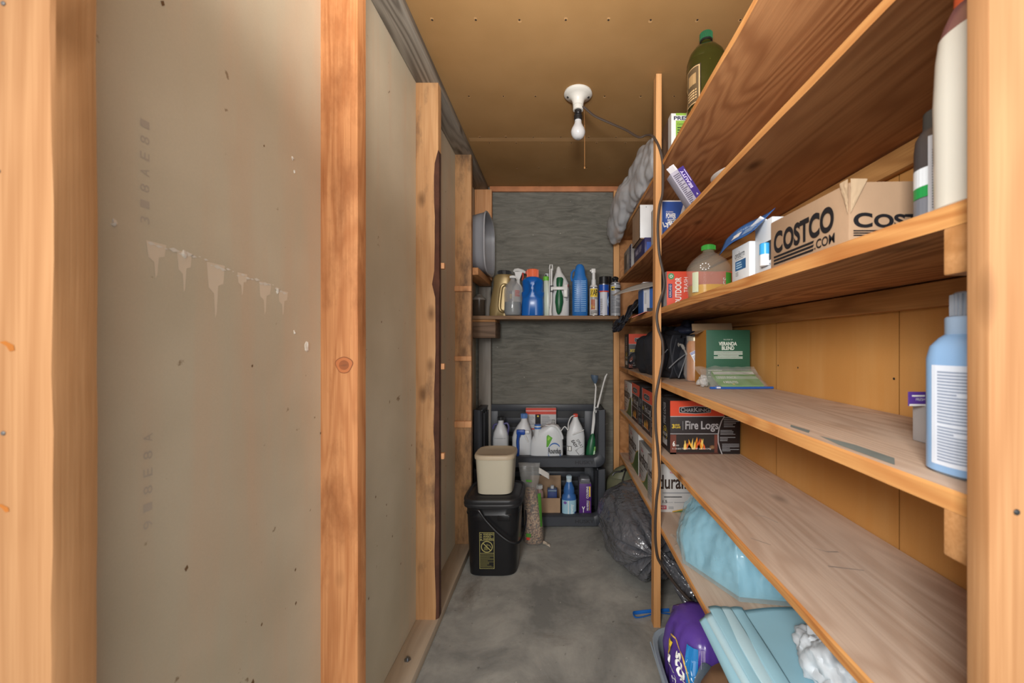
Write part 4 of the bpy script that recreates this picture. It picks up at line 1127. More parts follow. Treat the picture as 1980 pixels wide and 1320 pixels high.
# ------------------------------------------------------------------ second shelf
Z = ZS['b'] + .0003
t, fr, lf, tp = carton('cleaner_box', 'blue and white cleaner box with arrow symbols right of the upright', 'box', .428, 1.68, Z, .2, .15, .172, P('#dadbdb', .45))
b = B(); b.shape(fr, [(.012, .0), (.075, 0), (.085, .10), (.105, .166), (.012, .166)], P('#2a4f9a', .45), 1); b.text(fr, 'POWER', .028, .095, .07, .117, WHITE, 2, .04); b.text(fr, 'CLEAN', .028, .119, .058, .126, WHITE, 2); b.lines(fr, .034, .082, .07, .093, 2, WHITE, 2, 3)
b.text(turned(fr, .022, .05, 20), 'Lysol', 0, 0, .055, .03, WHITE, 2, .04); b.rect(fr, .055, .06, .072, .068, RED, 3)
for uu in (.118, .137): b.rect(fr, uu + .004, .125, uu + .0065, .143, INKB, 2); b.shape(fr, [(uu, .14), (uu + .0105, .14), (uu + .0052, .15)], INKB, 2)
for q in ((.108, .12, .158, .1215), (.108, .1525, .158, .154), (.108, .12, .1095, .154), (.1565, .12, .158, .154)): b.rect(fr, *q, INKB, 2)
b.disc(fr, .098, .10, .015, YELLOW, 3); b.shape(fr, [(.08, .02), (.11, .02), (.112, .09), (.088, .092)], WHITE, 2); b.obj('printed_label', t)
t, fr, lf, tp = carton('tablet_box', 'purple dishwasher tablet box lying under an open carton', 'box', .420, 1.93, Z, .2, .27, .082, P('#2d2a5c', .45))
b = B(); b.rect(lf, .02, .03, .2, .07, P('#4a4468', .5), 1); b.text(lf, 'MAX', .05, .036, .12, .062, P('#c9c2d8', .5), 2, .02); b.lines(lf, .14, .036, .2, .066, 4, P('#a9a4bb', .5), 2, 3); b.rect(fr, .01, .005, .07, .06, P('#3b58a8', .45), 1); b.disc(fr, .05, .03, .016, P('#7da0d8', .4), 2); b.obj('printed_label', t)
t = thing('open_carton', 'brown carton with a plain white end stacked on the purple box', 'box', (.402, 1.955, Z + .0825))
b = B(); b.box(0, .12, 0, .2, 0, .003, KRAFT); b.box(0, .003, 0, .2, 0, .16, KRAFT); b.box(.117, .12, 0, .2, 0, .16, KRAFT); b.box(0, .12, .197, .2, 0, .16, KRAFT); b.obj('carton', t, 0)
b = B(); b.box(.0, .12, -.004, .012, .003, .166, P('#dcdedf', .4), .001); b.blob((.03, -.0045, .155), (.002, .001, .002), INKB, None, 8, 6); b.obj('white_panel', t)
b = B(); b.hexa([(-.001, -.002, .165), (.12, -.002, .168), (.12, .10, .168), (-.001, .10, .165)], [(-.001, -.002, .167), (.12, -.002, .170), (.12, .10, .170), (-.001, .10, .167)], KRAFTD); b.obj('flap', t, 0)
t, fr, lf, tp = carton('tablet_box', 'grey and navy printed box at the far end of the second shelf', 'box', .422, 2.30, Z, .12, .25, .145, P('#8a8684', .5))
b = B(); b.rect(lf, .20, .0, .25, .145, P('#25285a', .5), 1); b.rect(lf, .03, .03, .10, .12, P('#4a4542', .5), 1); b.disc(lf, .14, .08, .03, P('#b5b0ac', .5), 1); b.text(turned(lf, .23, .02, 90), 'FINISH', 0, -.006, .1, .008, WHITE, 2); b.obj('printed_label', t)
b = None
ph = R_(-33)
t = thing('small_box', 'small purple and grey box tipped over with open flaps on the second shelf', 'box', (.478, 1.285, Z + .0278), rot=(0, ph, 0))
hz = .05 * math.sin(R_(33))
b = B(); b.box(-.05, 0, 0, .042, 0, .135, P('#9b98a6', .5), .0008); b.obj('carton', t)
b = B(); fr = plane((-.05, 0, 0), (1, 0, 0), (0, 0, 1)); b.rect(fr, .028, .0, .05, .135, P('#3c2b78', .45), 1); b.text(turned(fr, .037, .06, 90), 'BEAUTY', 0, -.004, .065, .006, P('#cfc6e6', .5), 2, .02); b.lines(turned(fr, .04, .08, 90), 0, -.008, .05, -.004, 1, P('#cfc6e6', .5), 2, 2); b.text(fr, 'A', .036, .03, .042, .038, WHITE, 2); b.lines(fr, .004, .01, .026, .125, 18, P('#5a5566', .5), 2, 9); b.obj('printed_label', t)
b = B(); b.hexa([(-.05, -.0005, .134), (-.028, -.0005, .134), (-.028, .0, .134), (-.05, 0, .134)], [(-.058, -.012, .152), (-.034, -.012, .152), (-.034, -.0115, .152), (-.058, -.0115, .152)], P('#c9c8cc', .6)); b.hexa([(-.022, .0415, .134), (0, .0415, .134), (0, .042, .134), (-.022, .042, .134)], [(-.022, .04, .165), (-.004, .04, .165), (-.004, .0405, .165), (-.022, .0405, .165)], P('#c9c8cc', .6)); b.obj('flap', t, 0)
b = B(); b.loft([(0, .04), (.003, .044), (.006, .05), (.016, .085), (.018, .088), (.0195, .086), (.008, .05), (.006, .01)], P('#dcdcda', .4), 48)
tag(b.obj('plate', None, 40, (.505, 1.07, Z)), 'white shallow plate at the front edge of the second shelf', 'plate')

# ------------------------------------------------------------------ third shelf
Z = ZS['c'] + .0003
CRM = P('#d3cfc2', .22, vary=.02, trans=.05)
t = thing('detergent_bottle', 'tall cream bottle with red cap half behind the right jamb', 'bottle', (.460, .428, Z))
jug(t, [(0, .033, .033, 0, 0, 2.5), (.004, .0365, .0365, 0, 0, 2.6), (.02, .0365, .0365, 0, 0, 2.6), (.12, .0375, .0375, 0, 0, 2.6), (.17, .036, .036, 0, 0, 2.5), (.192, .034, .034, 0, 0, 2.4)], CRM, seg=48)
b = B(); b.loft([(.192, .034, .034, 0, 0, 2.4), (.206, .031, .031, 0, 0, 2.2), (.22, .026, .026, 0, 0, 2)], P('#9a6a68', .15, trans=.4), 40); b.obj('shoulder', t); cap(t, .22, .262, .0235, P('#d8623a', .35), 0)
b = B(); fr = cyl(.0375, None, 0, -20, n=2.6); b.rect(fr, .012, .05, .05, .16, WHITE, 2, 6); b.rect(fr, .014, .06, .05, .09, P('#c9573c', .4), 3, 6); b.obj('printed_label', t)
t = thing('deodorant_can', 'dark grey and silver aerosol with green band beside the lettered cardboard box', 'spray can', (.4865, .505, Z))
b = B(); b.loft([(0, .0235), (.003, .025), (.10, .025), (.115, .0235), (.124, .019)], P('#4a4646', .35, .3), 40); b.obj('can', t); cap(t, .124, .150, .0165, P('#3c3c3a', .4), 0)
b = B(); fr = cyl(.025, None, 0, -64); b.rect(fr, -.002, .002, .038, .112, P('#c9cacd', .25, .4), 1, 8); b.lines(fr, .002, .02, .03, .095, 22, P('#5d5e62', .5), 2, 4, n=4); b.rect(fr, -.026, .052, -.002, .075, P('#d2d8dc', .3), 1, 5); b.rect(fr, -.026, .038, -.002, .052, P('#1f8a45', .4), 1, 5); b.rect(fr, -.026, .002, -.002, .037, P('#7d828c', .3, .3), 1, 5); b.obj('printed_label', t)

t = thing('cardboard_box', 'brown cardboard box with large black store lettering on the third shelf', 'box', (.44, .60, Z))
b = B(); b.box(0, .292, 0, .222, 0, .103, KRAFT, .003)
for v in b.bm.verts:
    if v.co.z > .05 and v.co.x < .03 and v.co.y < .03: v.co += Vector((.003, .002, -.004))
b.obj('carton', t)
lf = plane((0, .222, 0), (0, -1, 0), (0, 0, 1)); fr = plane((0, 0, 0), (1, 0, 0), (0, 0, 1))
b = B()
b.text(lf, 'C', .014, .034, .045, .078, INKB, 1, .038); b.text(lf, 'OSTCO', .048, .034, .190, .076, INKB, 1, .038); b.text(lf, '.COM', .142, .0135, .192, .0295, INKB, 1, .018)
for i in range(3): b.shape(lf, [(.014, .0125 + i * .0068), (.138, .0125 + i * .0068), (.141, .0165 + i * .0068), (.014, .0165 + i * .0068)], INKB, 1)
b.text(fr, 'C', .007, .028, .036, .051, INKB, 1, .038); b.text(fr, 'OSTCO', .038, .028, .165, .049, INKB, 1, .038)
for i in range(3): b.rect(fr, .007, .0155 + i * .0035, .12, .0175 + i * .0035, INKB, 1)
b.obj('printed_lettering', t)
b = B(); b.grid(lambda u, v: Vector((.002 + .026 * v * u, -.0012 - .0015 * abs(noise.noise(Vector((u * 9, v * 9, 1)))), .05 + u * .052)), 14, 8, P('#b39a7c', .9)); b.grid(lambda u, v: Vector((-.0012 - .0015 * abs(noise.noise(Vector((u * 9, v * 9, 5)))), .018 * v * u, .05 + u * .052)), 14, 8, P('#b39a7c', .9)); b.obj('crushed_corner', t, 20)

t = thing('lotion_pack', 'white twin lotion pack with torn blue header beside the lettered cardboard box', 'box', (.436, .83, Z))
b = B(); b.box(0, .055, .075, .165, 0, .088, P('#d5d8da', .4), .002); c1 = b.obj('carton', t)
b = B(); lf = plane((0, .165, 0), (0, -1, 0), (0, 0, 1)); b.text(lf, 'onderm', .018, .060, .068, .076, INKB, 1); b.lines(lf, .022, .056, .068, .059, 1, GREYTXT, 1, 2); b.rect(lf, .020, .030, .074, .053, P('#2c5f8e', .45), 1); b.lines(lf, .026, .033, .06, .05, 3, P('#9fc0d8', .5), 2, 5); b.lines(lf, .022, .016, .036, .027, 3, GREYTXT, 1, 3); b.obj('printed_label', c1)
b = B(); b.box(.012, .07, .0, .073, 0, .12, P('#cfd3d6', .4), .002); c2 = b.obj('carton', t)
b = B(); lf2 = plane((.012, .073, 0), (0, -1, 0), (0, 0, 1)); b.rect(lf2, .038, .03, .07, .072, P('#2a2a2c', .6), 1); b.text(lf2, 'onderm', .03, .018, .068, .026, P('#33506e', .5), 1); b.obj('printed_label', c2)
b = B(); b.loft([(.02, .011), (.062, .011)], P('#dfe3e6', .3), 24); b.loft([(.044, .0115), (.066, .0115), (.068, .010)], P('#3aa0dc', .3), 24)
for v in b.bm.verts: v.co += Vector((.009, .022, 0))
b.obj('sample_bottle', t)
b = B(); HB = P('#2f5f9e', .4, vary=.1)
A0 = Vector((-.026, .18, .078)); A1 = Vector((-.008, .185, .118)); A2 = Vector((.03, .02, .150)); A3 = Vector((-.016, .02, .103))
hf = lambda u, v: (A0.lerp(A3, u)).lerp(A1.lerp(A2, u), v) + Vector((0, 0, .006 * math.sin(u * 5)))
b.grid(hf, 14, 8, HB); hd = solid(b.obj('blue_header', t, 20), .001)
b = B(); N_ = (A3 - A0).cross(A1 - A0).normalized(); N_ = N_ if N_.x < 0 else -N_
hfr = lambda u, v, l: hf(u, v) + N_ * (.0006 + l * .0004)
b.rect(hfr, .32, .22, .52, .5, WHITE, 1, 4); b.text(hfr, 'lubriderm', .36, .55, .7, .75, P('#a8c3de', .5), 1); b.lines(hfr, .33, .24, .51, .48, 4, HB, 2, 3); b.lines(hfr, .6, .2, .85, .5, 3, P('#a8c3de', .5), 1, 4); b.obj('printed_lettering', hd)
b = B(); b.grid(lambda u, v: Vector((.0 + v * .04, .075 - u * .05, .118 - .02 * v + .01 * u)), 6, 6, P('#dfe0e0', .5)); solid(b.obj('flap', t), .001)

OILC = P('#d0cabb', .07, vary=0, alpha=.17, name='clear_jug_plastic')
t = thing('oil_jug', 'clear rounded jug with green cap and a little yellow oil on the third shelf', 'jug', (.502, 1.325, Z))
jug(t, [(0, .05, .05, 0, 0, 2.6), (.006, .062, .058, 0, 0, 2.8), (.03, .066, .061, 0, 0, 2.8), (.088, .066, .061, 0, 0, 2.8), (.094, .069, .064, 0, 0, 2.6), (.108, .068, .063, 0, 0, 2.5), (.13, .055, .052, 0, 0, 2.3), (.148, .034, .034, 0, 0, 2), (.158, .019, .019, 0, 0, 2), (.166, .0175, .0175, 0, 0, 2)], OILC, seg=56)
cap(t, .164, .182, .0215, P('#3f9a3d', .35), 30)
b = B(); b.loft([(.004, .048, .047, 0, 0, 2.6), (.01, .060, .056, 0, 0, 2.8), (.044, .0635, .0585, 0, 0, 2.8)], P('#cf9a10', .1, vary=.05, alpha=.95), 48); b.obj('oil', t)
b = B(); fr = cyl(.0672, .0622, 0, -8, n=2.8); b.rect(fr, .04, .03, .078, .082, P('#4aa23c', .4), 1, 6); b.rect(fr, .04, .012, .078, .03, WHITE, 1, 6); b.rect(fr, -.062, .02, -.04, .085, P('#c9d2b4', .5), 1, 4)
for i in range(9): b.disc(fr, -.022 + .012 * math.cos(i * .7), .10 + .01 * math.sin(i * .7), .0018, WHITE, 6, k=8)
b.obj('printed_label', t)
t, fr, lf, tp = carton('trash_bag_box', 'red trash bag carton with sideways white lettering right of the upright', 'box', .432, 1.578, Z, .262, .12, .142, P('#d2492f', .45))
b = B(); q = turned(fr, .045, .0, 90); b.text(q, 'OUTDOOR', .010, -.013, .118, .012, WHITE, 1, .02); q = turned(fr, .074, 0, 90); b.text(q, 'TRASH', .058, -.010, .118, .006, WHITE, 1); q = turned(fr, .236, 0, 90); b.text(q, 'BAGS', .055, -.012, .118, .012, WHITE, 1, .02)
b.rect(fr, .006, .036, .021, .092, NAVY, 1); b.text(turned(fr, .0135, .04, 90), 'KIRKLAND', 0, -.004, .048, .004, WHITE, 2); b.disc(fr, .017, .122, .0125, P('#4f9a6a', .5), 1); b.disc(fr, .017, .122, .006, WHITE, 2, .0035)
b.rect(fr, .085, .02, .23, .09, P('#b0392a', .5), 1); b.rect(lf, 0, 0, .12, .142, P('#b9b6b2', .5), 1); b.rect(lf, 0, 0, .07, .142, P('#2b2a2c', .5), 2); b.obj('printed_label', t)
# far bay of the third shelf
t, fr, lf, tp = carton('glove_box', 'blue and white box with grey lid flap at the far end of the third shelf', 'box', .440, 2.06, Z, .09, .12, .175, P('#c9cccf', .45))
BB2 = P('#2763b4', .45)
b = B(); b.rect(fr, .034, 0, .09, .175, BB2, 1); b.rect(fr, 0, 0, .003, .13, BB2, 1); b.blob((.066, -.001, .11), (.014, .001, .05), INKB, lambda d, p: p + Vector((d.x, 0, d.z)) * .006 * noise.noise(p * 90)); b.rect(fr, .02, .0, .09, .04, P('#3b434c', .5), 2); b.lines(turned(fr, .012, .06, 90), 0, -.005, .06, .005, 3, GREYTXT, 1, 4); b.rect(lf, 0, 0, .12, .14, BB2, 1); b.obj('printed_label', t)
b = B(); b.grid(lambda u, v: Vector((.085 - u * .245, -.004 - v * .05, .176 - .07 * u * u - .02 * v - .012 * math.sin(u * 4) * v)), 20, 6, P('#a5a19a', .7)); solid(b.obj('lid_flap', t), .0012)
mz = lambda x: 1.2855 - max(0, .409 - x) * .42
mp = lambda u, v: Vector((.345 + u * .125 + v * .03, 1.86 + v * .17, mz(.345 + u * .125 + v * .03)))
b = B(); b.grid(mp, 16, 6, P('#b86a58', .4, vary=.25)); m_ = solid(b.obj('leaflet', None, 0), .003, 1.0); tag(m_, 'red printed leaflet sagging over the edge of the third shelf', 'leaflet')
for v in m_.data.vertices: v.co -= Vector((.41, 1.95, 1.2835))
m_.location = (.41, 1.95, 1.2835)
b = B(); fr = lambda u, v, l: mp(u, v) - Vector((.41, 1.95, 1.2835)) - Vector((0, 0, l * .0006))
for i in range(14):
    u, v = rd.uniform(.05, .3), rd.uniform(.05, .8); b.shape(fr, [(u, v), (u + .12, v + .02), (u + .1, v + .14), (u - .03, v + .12)], rd.choice([RED, P('#e8b7a8', .5), P('#7a2f28', .5)]), 1)
b.obj('printed_picture', m_, 0)
BLKF = P('#15161a', .3, vary=.2, bump=.5, bscale=30)
t = thing('black_bag', 'black plastic bag draped over the far edge of the third shelf', 'bag', (.40, 2.28, Z))


def drape(u, v):
    y = 2.19 + u * .23
    if v < .45: x, z = .56 - .15 * v / .45 * 1.0, 1.2855 + .10 * math.sin(v / .45 * 2.6) * (.6 + .4 * math.sin(u * 7))
    else: w = (v - .45) / .55; x, z = .41 - .09 * w * (.6 + .4 * math.sin(u * 3)), 1.30 - .075 * w - .03 * w * math.sin(u * 5)
    p = Vector((x, y, z)); p += Vector((-abs(fold(p, 14, 3)), 0, fold(p, 12, 7))) * .03
    if p.x > .406: p.z = max(p.z, 1.286)
    return p - Vector((.40, 2.28, Z))


b = B(); b.grid(drape, 40, 40, BLKF); solid(b.obj('film', t, 60), .001)
b = B(); b.grid(lambda u, v: Vector((-.03 - .06 * u - .02 * v * (1 - u), -.10 - .05 * v, .005 - .04 * u - .02 * v * u)) + Vector((0, 0, .008 * math.sin(u * 9 + v * 7))), 14, 10, BLKF); solid(b.obj('loose_tail', t, 60), .001)

# ------------------------------------------------------------------ fourth shelf
Z = ZS['d'] + .0003
SOFT = P('#86aad0', .3, vary=.03)
t = thing('softener_bottle', 'pale blue fabric softener bottle with clear cap by the right jamb', 'bottle', (.483, .462, Z))
jug(t, [(0, .032, .030, 0, 0, 2.6), (.004, .0375, .035, 0, 0, 2.7), (.135, .0375, .035, 0, 0, 2.7), (.150, .035, .033, 0, 0, 2.5), (.160, .028, .027, 0, 0, 2.2), (.166, .021, .021, 0, 0, 2)], SOFT, seg=44)
b = B(); b.loft([(.163, .0225), (.165, .0235), (.183, .0235), (.185, .022)], P('#9fb6cf', .3), 30); b.obj('collar', t); cap(t, .185, .214, .0175, P('#aeb5bf', .2, trans=.35), 24, taper=.93)
b = B(); fr = cyl(.0375, .035, 0, -47, n=2.7); b.rect(fr, -.038, .012, .012, .128, P('#d5dce6', .4), 1, 10); b.lines(fr, -.03, .06, .007, .122, 17, P('#8d99ad', .5), 2, 4, n=5); b.lines(fr, -.03, .016, .007, .058, 12, P('#8d99ad', .5), 2, 7, n=5); b.rect(fr, .02, .012, .05, .128, P('#d5dce6', .4), 1, 6); b.obj('printed_label', t)
t = thing('small_pack', 'small grey pack with a purple card header behind the blue softener bottle', 'packet', (.565, .60, Z))
b = B(); b.box(-.002, .05, 0, .03, 0, .06, P('#a9a6a6', .4), .002); b.obj('pack', t); b = B(); b.box(-.028, .05, .006, .008, .058, .0795, P('#5b3d93', .45)); fr = plane((-.028, .006, .058), (1, 0, 0), (0, 0, 1)); b.rect(fr, 0, 0, .078, .003, WHITE, 1); b.text(fr, 'FRESH', .010, .008, .024, .012, WHITE, 1); b.lines(fr, .004, .013, .024, .018, 1, WHITE, 1); b.obj('card_header', t, 0)

t, fr, lf, tp = carton('coffee_box', 'dark green coffee box with white lettering and open kraft lid against the right wall', 'box', .546, 1.462, Z, .162, .12, .205, P('#2c5a45', .5, vary=.04))
CR = P('#d7ddd2', .6)
b = B(); b.text(fr, 'VERANDA', .046, .147, .113, .161, CR, 1, .03); b.text(fr, 'BLEND', .057, .131, .103, .145, CR, 1, .03); b.text(fr, 'THE STORY OF', .063, .167, .097, .171, CR, 1); b.lines(fr, .028, .098, .134, .127, 6, CR, 1, 3, .5, True); b.lines(fr, .006, .054, .058, .058, 1, CR, 1); b.lines(fr, .006, .03, .06, .034, 1, CR, 1)
b.rect(fr, .007, .043, .013, .051, P('#a9c0b0', .5), 1); b.disc(fr, .056, .047, .004, CR, 1); b.disc(fr, .108, .047, .004, CR, 1)
for u in (.018, .064, .115): b.lines(fr, u, .044, u + .028, .051, 2, CR, 1, int(u * 999))
b.rect(lf, 0, 0, .12, .205, P('#b07a35', .6), 1); b.obj('printed_label', t)
b = B(); b.hexa([(-.012, .118, .205), (.150, .118, .205), (.150, .12, .205), (-.012, .12, .205)], [(-.004, .148, .235), (.158, .148, .238), (.158, .15, .238), (-.004, .15, .235)], P('#9b8264', .7)); b.hexa([(-.03, .02, .19), (-.03, .10, .19), (-.0285, .10, .19), (-.0285, .02, .19)], [(0, .02, .205), (0, .1, .205), (.0015, .1, .205), (.0015, .02, .205)], P('#9b8264', .7)); b.obj('open_lid', t, 0)

t = thing('zip_bag', 'clear zip bag with a green packet and blue zip lying before the coffee box', 'bag', (.62, 1.40, Z))
zf = lambda u, v: Vector((-.105 + u * .208 - .006 * v + .012 * (1 - u) * math.sin(v * 5), -.056 + v * .108, .004 + .066 * v ** 1.4 + .006 * noise.noise(Vector((u * 7, v * 6, 2))) + .02 * math.sin(min(1, v * 1.3) * math.pi) * math.sin(u * math.pi) ** .5))
FILMC = P('#c6c4bb', .12, vary=.1, bump=.5, bscale=40, alpha=.25)
b = B(); b.grid(zf, 30, 18, FILMC); b.grid(lambda u, v: Vector((-.103 + u * .204, -.055 + v * .106, .0015 + .060 * v ** 1.6)), 6, 12, FILMC); b.obj('film', t, 60)
b = B(); b.tube([(-.106, -.057, .004), (.0, -.058, .004), (.108, -.057, .005)], .0042, P('#2a58a6', .35), 8); b.box(-.088, -.07, -.064, -.052, .001, .0105, P('#c9ced6', .3), .002); b.obj('zip_closure', t)
b = B(); b.hexa([(-.062, -.045, .003), (.085, -.045, .003), (.085, .04, .036), (-.066, .04, .036)], [(-.062, -.043, .012), (.085, -.043, .012), (.083, .04, .055), (-.064, .04, .055)], P('#5f9a42', .5))
fr = lambda u, v, l: Vector((-.063 + u * .146, -.043 + v * .083, .0122 + v * .0428 + l * .0004)); b.rect(fr, 0, .42, 1, .62, P('#9fb89a', .5), 1); b.rect(fr, 0, .74, 1, .95, P('#c9c9c2', .5), 1); b.text(fr, '4 MINUTES', .1, .12, .45, .28, WHITE, 1, .03); b.text(fr, 'TEST PACK', .05, .45, .5, .6, WHITE, 2); b.disc(fr, .32, .06, .03, YELLOW, 1); b.obj('green_packet', t, 0)
b = B(); b.blob((-.105, .012, .022), (.016, .022, .018), P('#d0d2d0', .2, alpha=.5), lambda d, p: p + d * .014 * fold(p, 40, 2)); b.obj('bunched_film', t, 70)

t = thing('jar', 'amber jar knotted in a clear bag with a white sticker, left of the coffee box', 'jar', (.560, 1.628, Z))
b = B(); b.loft([(.002, .028), (.006, .032), (.15, .032), (.162, .026), (.168, .026)], P('#b8700f', .3, vary=.15), 32); b.obj('jar_body', t); b = B(); b.loft([(.166, .029), (.182, .029), (.184, .027)], P('#b7a98a', .3, .5), 32); b.obj('lid', t)
b = B(); b.loft([(.0015, .036), (.03, .040), (.1, .037), (.17, .034), (.186, .032)], P('#d9d9d6', .08, vary=.05, bump=.9, bscale=45, alpha=.2), 64, fn=lambda p: p + Vector((p.x, p.y, 0)) * .35 * fold(p, 30, 1) * (1 if p.z > .004 else 0)); b.tube(bez([(-.036, -.01, .11), (-.05, -.016, .135), (-.06, -.018, .15), (-.072, -.02, .15)]), [.004] * 6 + [.007] * 6 + [.004] * 6 + [.009], FILMC, 8); b.obj('clear_bag', t, 80)
b = B(); fr = turned(cyl(.0425, None, 0, -5), -.006, .10, 28); b.rect(fr, -.013, -.026, .013, .026, WHITE, 1, 4); b.rect(fr, -.012, .014, .012, .025, P('#8f93b4', .5), 2, 4); b.lines(fr, -.011, -.022, .011, .010, 7, P('#7b80a0', .5), 2, 3, n=3); b.obj('sticker', t)

CLOTH = P('#25272d', .65, vary=.25, bump=.35, bscale=120)
t = thing('fabric_bag', 'slumped dark fabric tote bag with grey piping behind the upright', 'bag', (.53, 2.035, Z))


def tote(d, p):
    q = p + d * .05 * (fold(p, 6.5, 4) + .15)
    if q.y > .1: q.z *= 1 - .25 * (q.y - .1) / .3
    q.z = max(.002, min(q.z, .262)); q.x = max(-.108, min(q.x, .18)); q.y = min(q.y, .385)
    return q


b = B(); b.blob((0.03, .02, .09), (.13, .34, .125), CLOTH, tote, 72, 40, 2.5); b.obj('body', t, 70)
b = B(); PIPE = P('#6b6d70', .6)
flapf = lambda o, w: (lambda u, v: Vector((-.10 + o + u * w, -.325 - .012 * math.sin(v * 3 + o * 40), .012 + v * (.185 - .05 * u) + .0)))
for o, w, s in ((.0, .03, .03), (.045, .05, .05), (.10, .05, -.02)):
    b.grid(lambda u, v: Vector((-.115 + o + u * w + s * v + .02 * math.sin(v * 4 + o * 30), -.32 - .02 * math.sin(v * 3.1) + .03 * u, .004 + v * (.20 - .25 * o))), 6, 18, CLOTH)
solid(b.obj('folded_panel', t, 60), .003)
b = B()
for pts in ([(-.10, -.345, .004), (-.115, -.34, .05), (-.095, -.335, .09), (-.06, -.33, .13)], [(-.02, -.355, .01), (.0, -.36, .07), (.02, -.355, .13), (.045, -.33, .185), (.09, -.30, .19)], [(-.06, -.35, .05), (-.02, -.36, .09), (.04, -.355, .13)], [(.04, -.34, .004), (.03, -.35, .04), (.036, -.35, .09)]):
    b.tube(bez(pts, 5), .0026, PIPE, 6)
b.obj('piping', t)
b = B(); b.tube(bez([(-.108, .13, .10), (-.13, .15, .09), (-.142, .17, .06), (-.125, .19, .045), (-.112, .16, .06)], 5), .011, CLOTH, 8, flat=.4); b.obj('strap', t)
b = B(); b.blob((.10, -.12, .222), (.06, .07, .028), P('#262b3d', .6, vary=.2), lambda d, p: p + d * .03 * fold(p, 16, 6), 32, 18); b.obj('collar_fold', t, 70)


# ------------------------------------------------------------------ fire log cartons
DK = P('#262021', .5); FRED = P('#d24a2e', .45); SIL = P('#a7a6a8', .4); FLM = [P('#e8a02c', .5), P('#d9602a', .5), P('#e9c766', .5)]; BRK = P('#6b3a2e', .6, vary=.3)


def charking(label, x, y, z, rz=0, w=.283, d=.15, h=.215):
    t = thing('fire_log_box', label, 'box', (x, y, z), rz, 'red and black fire log cartons')
    b = B(); b.box(0, w, 0, d, 0, h, DK, .0015, top=P('#4d4b4c', .4)); b.obj('carton', t)
    b = B(); fr = plane((0, 0, 0), (w, 0, 0), (0, 0, 1)); lf = plane((0, d, 0), (0, -1, 0), (0, 0, 1))
    f = lambda u, v, l: fr(u * w, v * h, l)
    b.shape(f, [(0, .715), (.765, .715), (.80, .80), (.82, 1), (0, 1)], FRED, 1)
    b.shape(f, [(.13, .775), (.36, .755), (.58, .78), (.585, .87), (.58, .885), (.36, .905), (.13, .885), (.125, .83)], SIL, 2); b.shape(f, [(.137, .785), (.36, .766), (.572, .788), (.577, .868), (.572, .876), (.36, .893), (.137, .875), (.133, .83)], INKB, 3)
    b.text(f, 'C', .15, .795, .20, .875, SIL, 4, .01); b.text(f, 'HAR', .205, .795, .335, .86, SIL, 4, .01); b.text(f, 'K', .34, .795, .40, .88, SIL, 4, .01); b.text(f, 'ING', .405, .795, .56, .86, SIL, 4, .01)
    b.rect(f, 0, .70, .765, .715, SIL, 2); b.rect(f, 0, .375, .685, .388, SIL, 2)
    b.text(f, '3', .025, .485, .06, .565, YELLOW, 2, .03); b.text(f, 'HOUR', .066, .53, .135, .565, YELLOW, 2, .02); b.text(f, 'FLAME', .066, .485, .145, .52, YELLOW, 2, .02); b.rect(f, .178, .45, .184, .62, GREYTXT, 2)
    b.text(f, 'Fire', .215, .465, .40, .625, SIL, 2, .022); b.text(f, 'Logs', .44, .42, .69, .62, SIL, 2, .022)
    b.rect(f, 0, .0, .68, .375, P('#2b2624', .5), 1); b.rect(f, .0, .0, .085, .365, BRK, 2); b.rect(f, .63, .03, .675, .365, BRK, 2); b.rect(f, .0, .0, .69, .03, P('#4a2a22', .5), 2)
    rdm = random.Random(3)
    for i in range(26):
        u = rdm.uniform(.19, .49); hh = rdm.uniform(.08, .27) * (1 - abs(u - .34) * 2); wd = rdm.uniform(.012, .028)
        b.shape(f, [(u - wd, .09), (u + wd, .09), (u + wd * .7, .09 + hh * .5), (u + rdm.uniform(-.02, .02), .09 + hh), (u - wd * .6, .09 + hh * .45)], FLM[i % 3], 3 + i % 4)
    b.disc(f, .60, .13, .04, P('#6b4a30', .6), 3); b.disc(f, .60, .13, .022, P('#8a6a48', .6), 4)
    b.text(f, '6', .033, .15, .065, .25, WHITE, 8, .03); b.text(f, 'LOGS', .07, .155, .12, .18, WHITE, 8); b.text(f, '6 - 3.8 LB (1.72kg) LOGS  NET WT 22.8 LB (10.34kg)', .03, .085, .58, .12, WHITE, 8)
    cv = [(.765, .715), (.72, .62), (.685, .48), (.672, .36), (.675, .22), (.70, .1), (.73, .0)]
    for a, c in zip(cv, cv[1:]): b.shape(f, [a, c, (c[0] + .016, c[1]), (a[0] + .018, a[1])], SIL, 7)
    b.lines(f, .765, .50, .985, .70, 6, GREYTXT, 2, 2); b.lines(f, .715, .36, .93, .46, 4, GREYTXT, 2, 5); b.lines(f, .71, .24, .93, .33, 3, GREYTXT, 2, 8); b.lines(f, .74, .05, .985, .2, 6, GREYTXT, 2, 9)
    g = lambda u, v, l: lf(u * d, v * h, l)
    b.rect(g, 0, 0, .06, 1, SIL, 1); b.text(turned(lf, d * .42, h * .5, 90), 'FIRE LOGS', 0, -.02, h * .42, .018, SIL, 1, .03); b.disc(lf, d * .5, h * .33, .03, YELLOW, 1, .027); b.text(g, '3', .3, .36, .6, .42, YELLOW, 2); b.text(g, 'HOUR', .28, .28, .74, .34, WHITE, 2); b.rect(g, .25, .1, .7, .22, P('#b9b8b8', .5), 1)
    b.obj('printed_label', t)
    return t


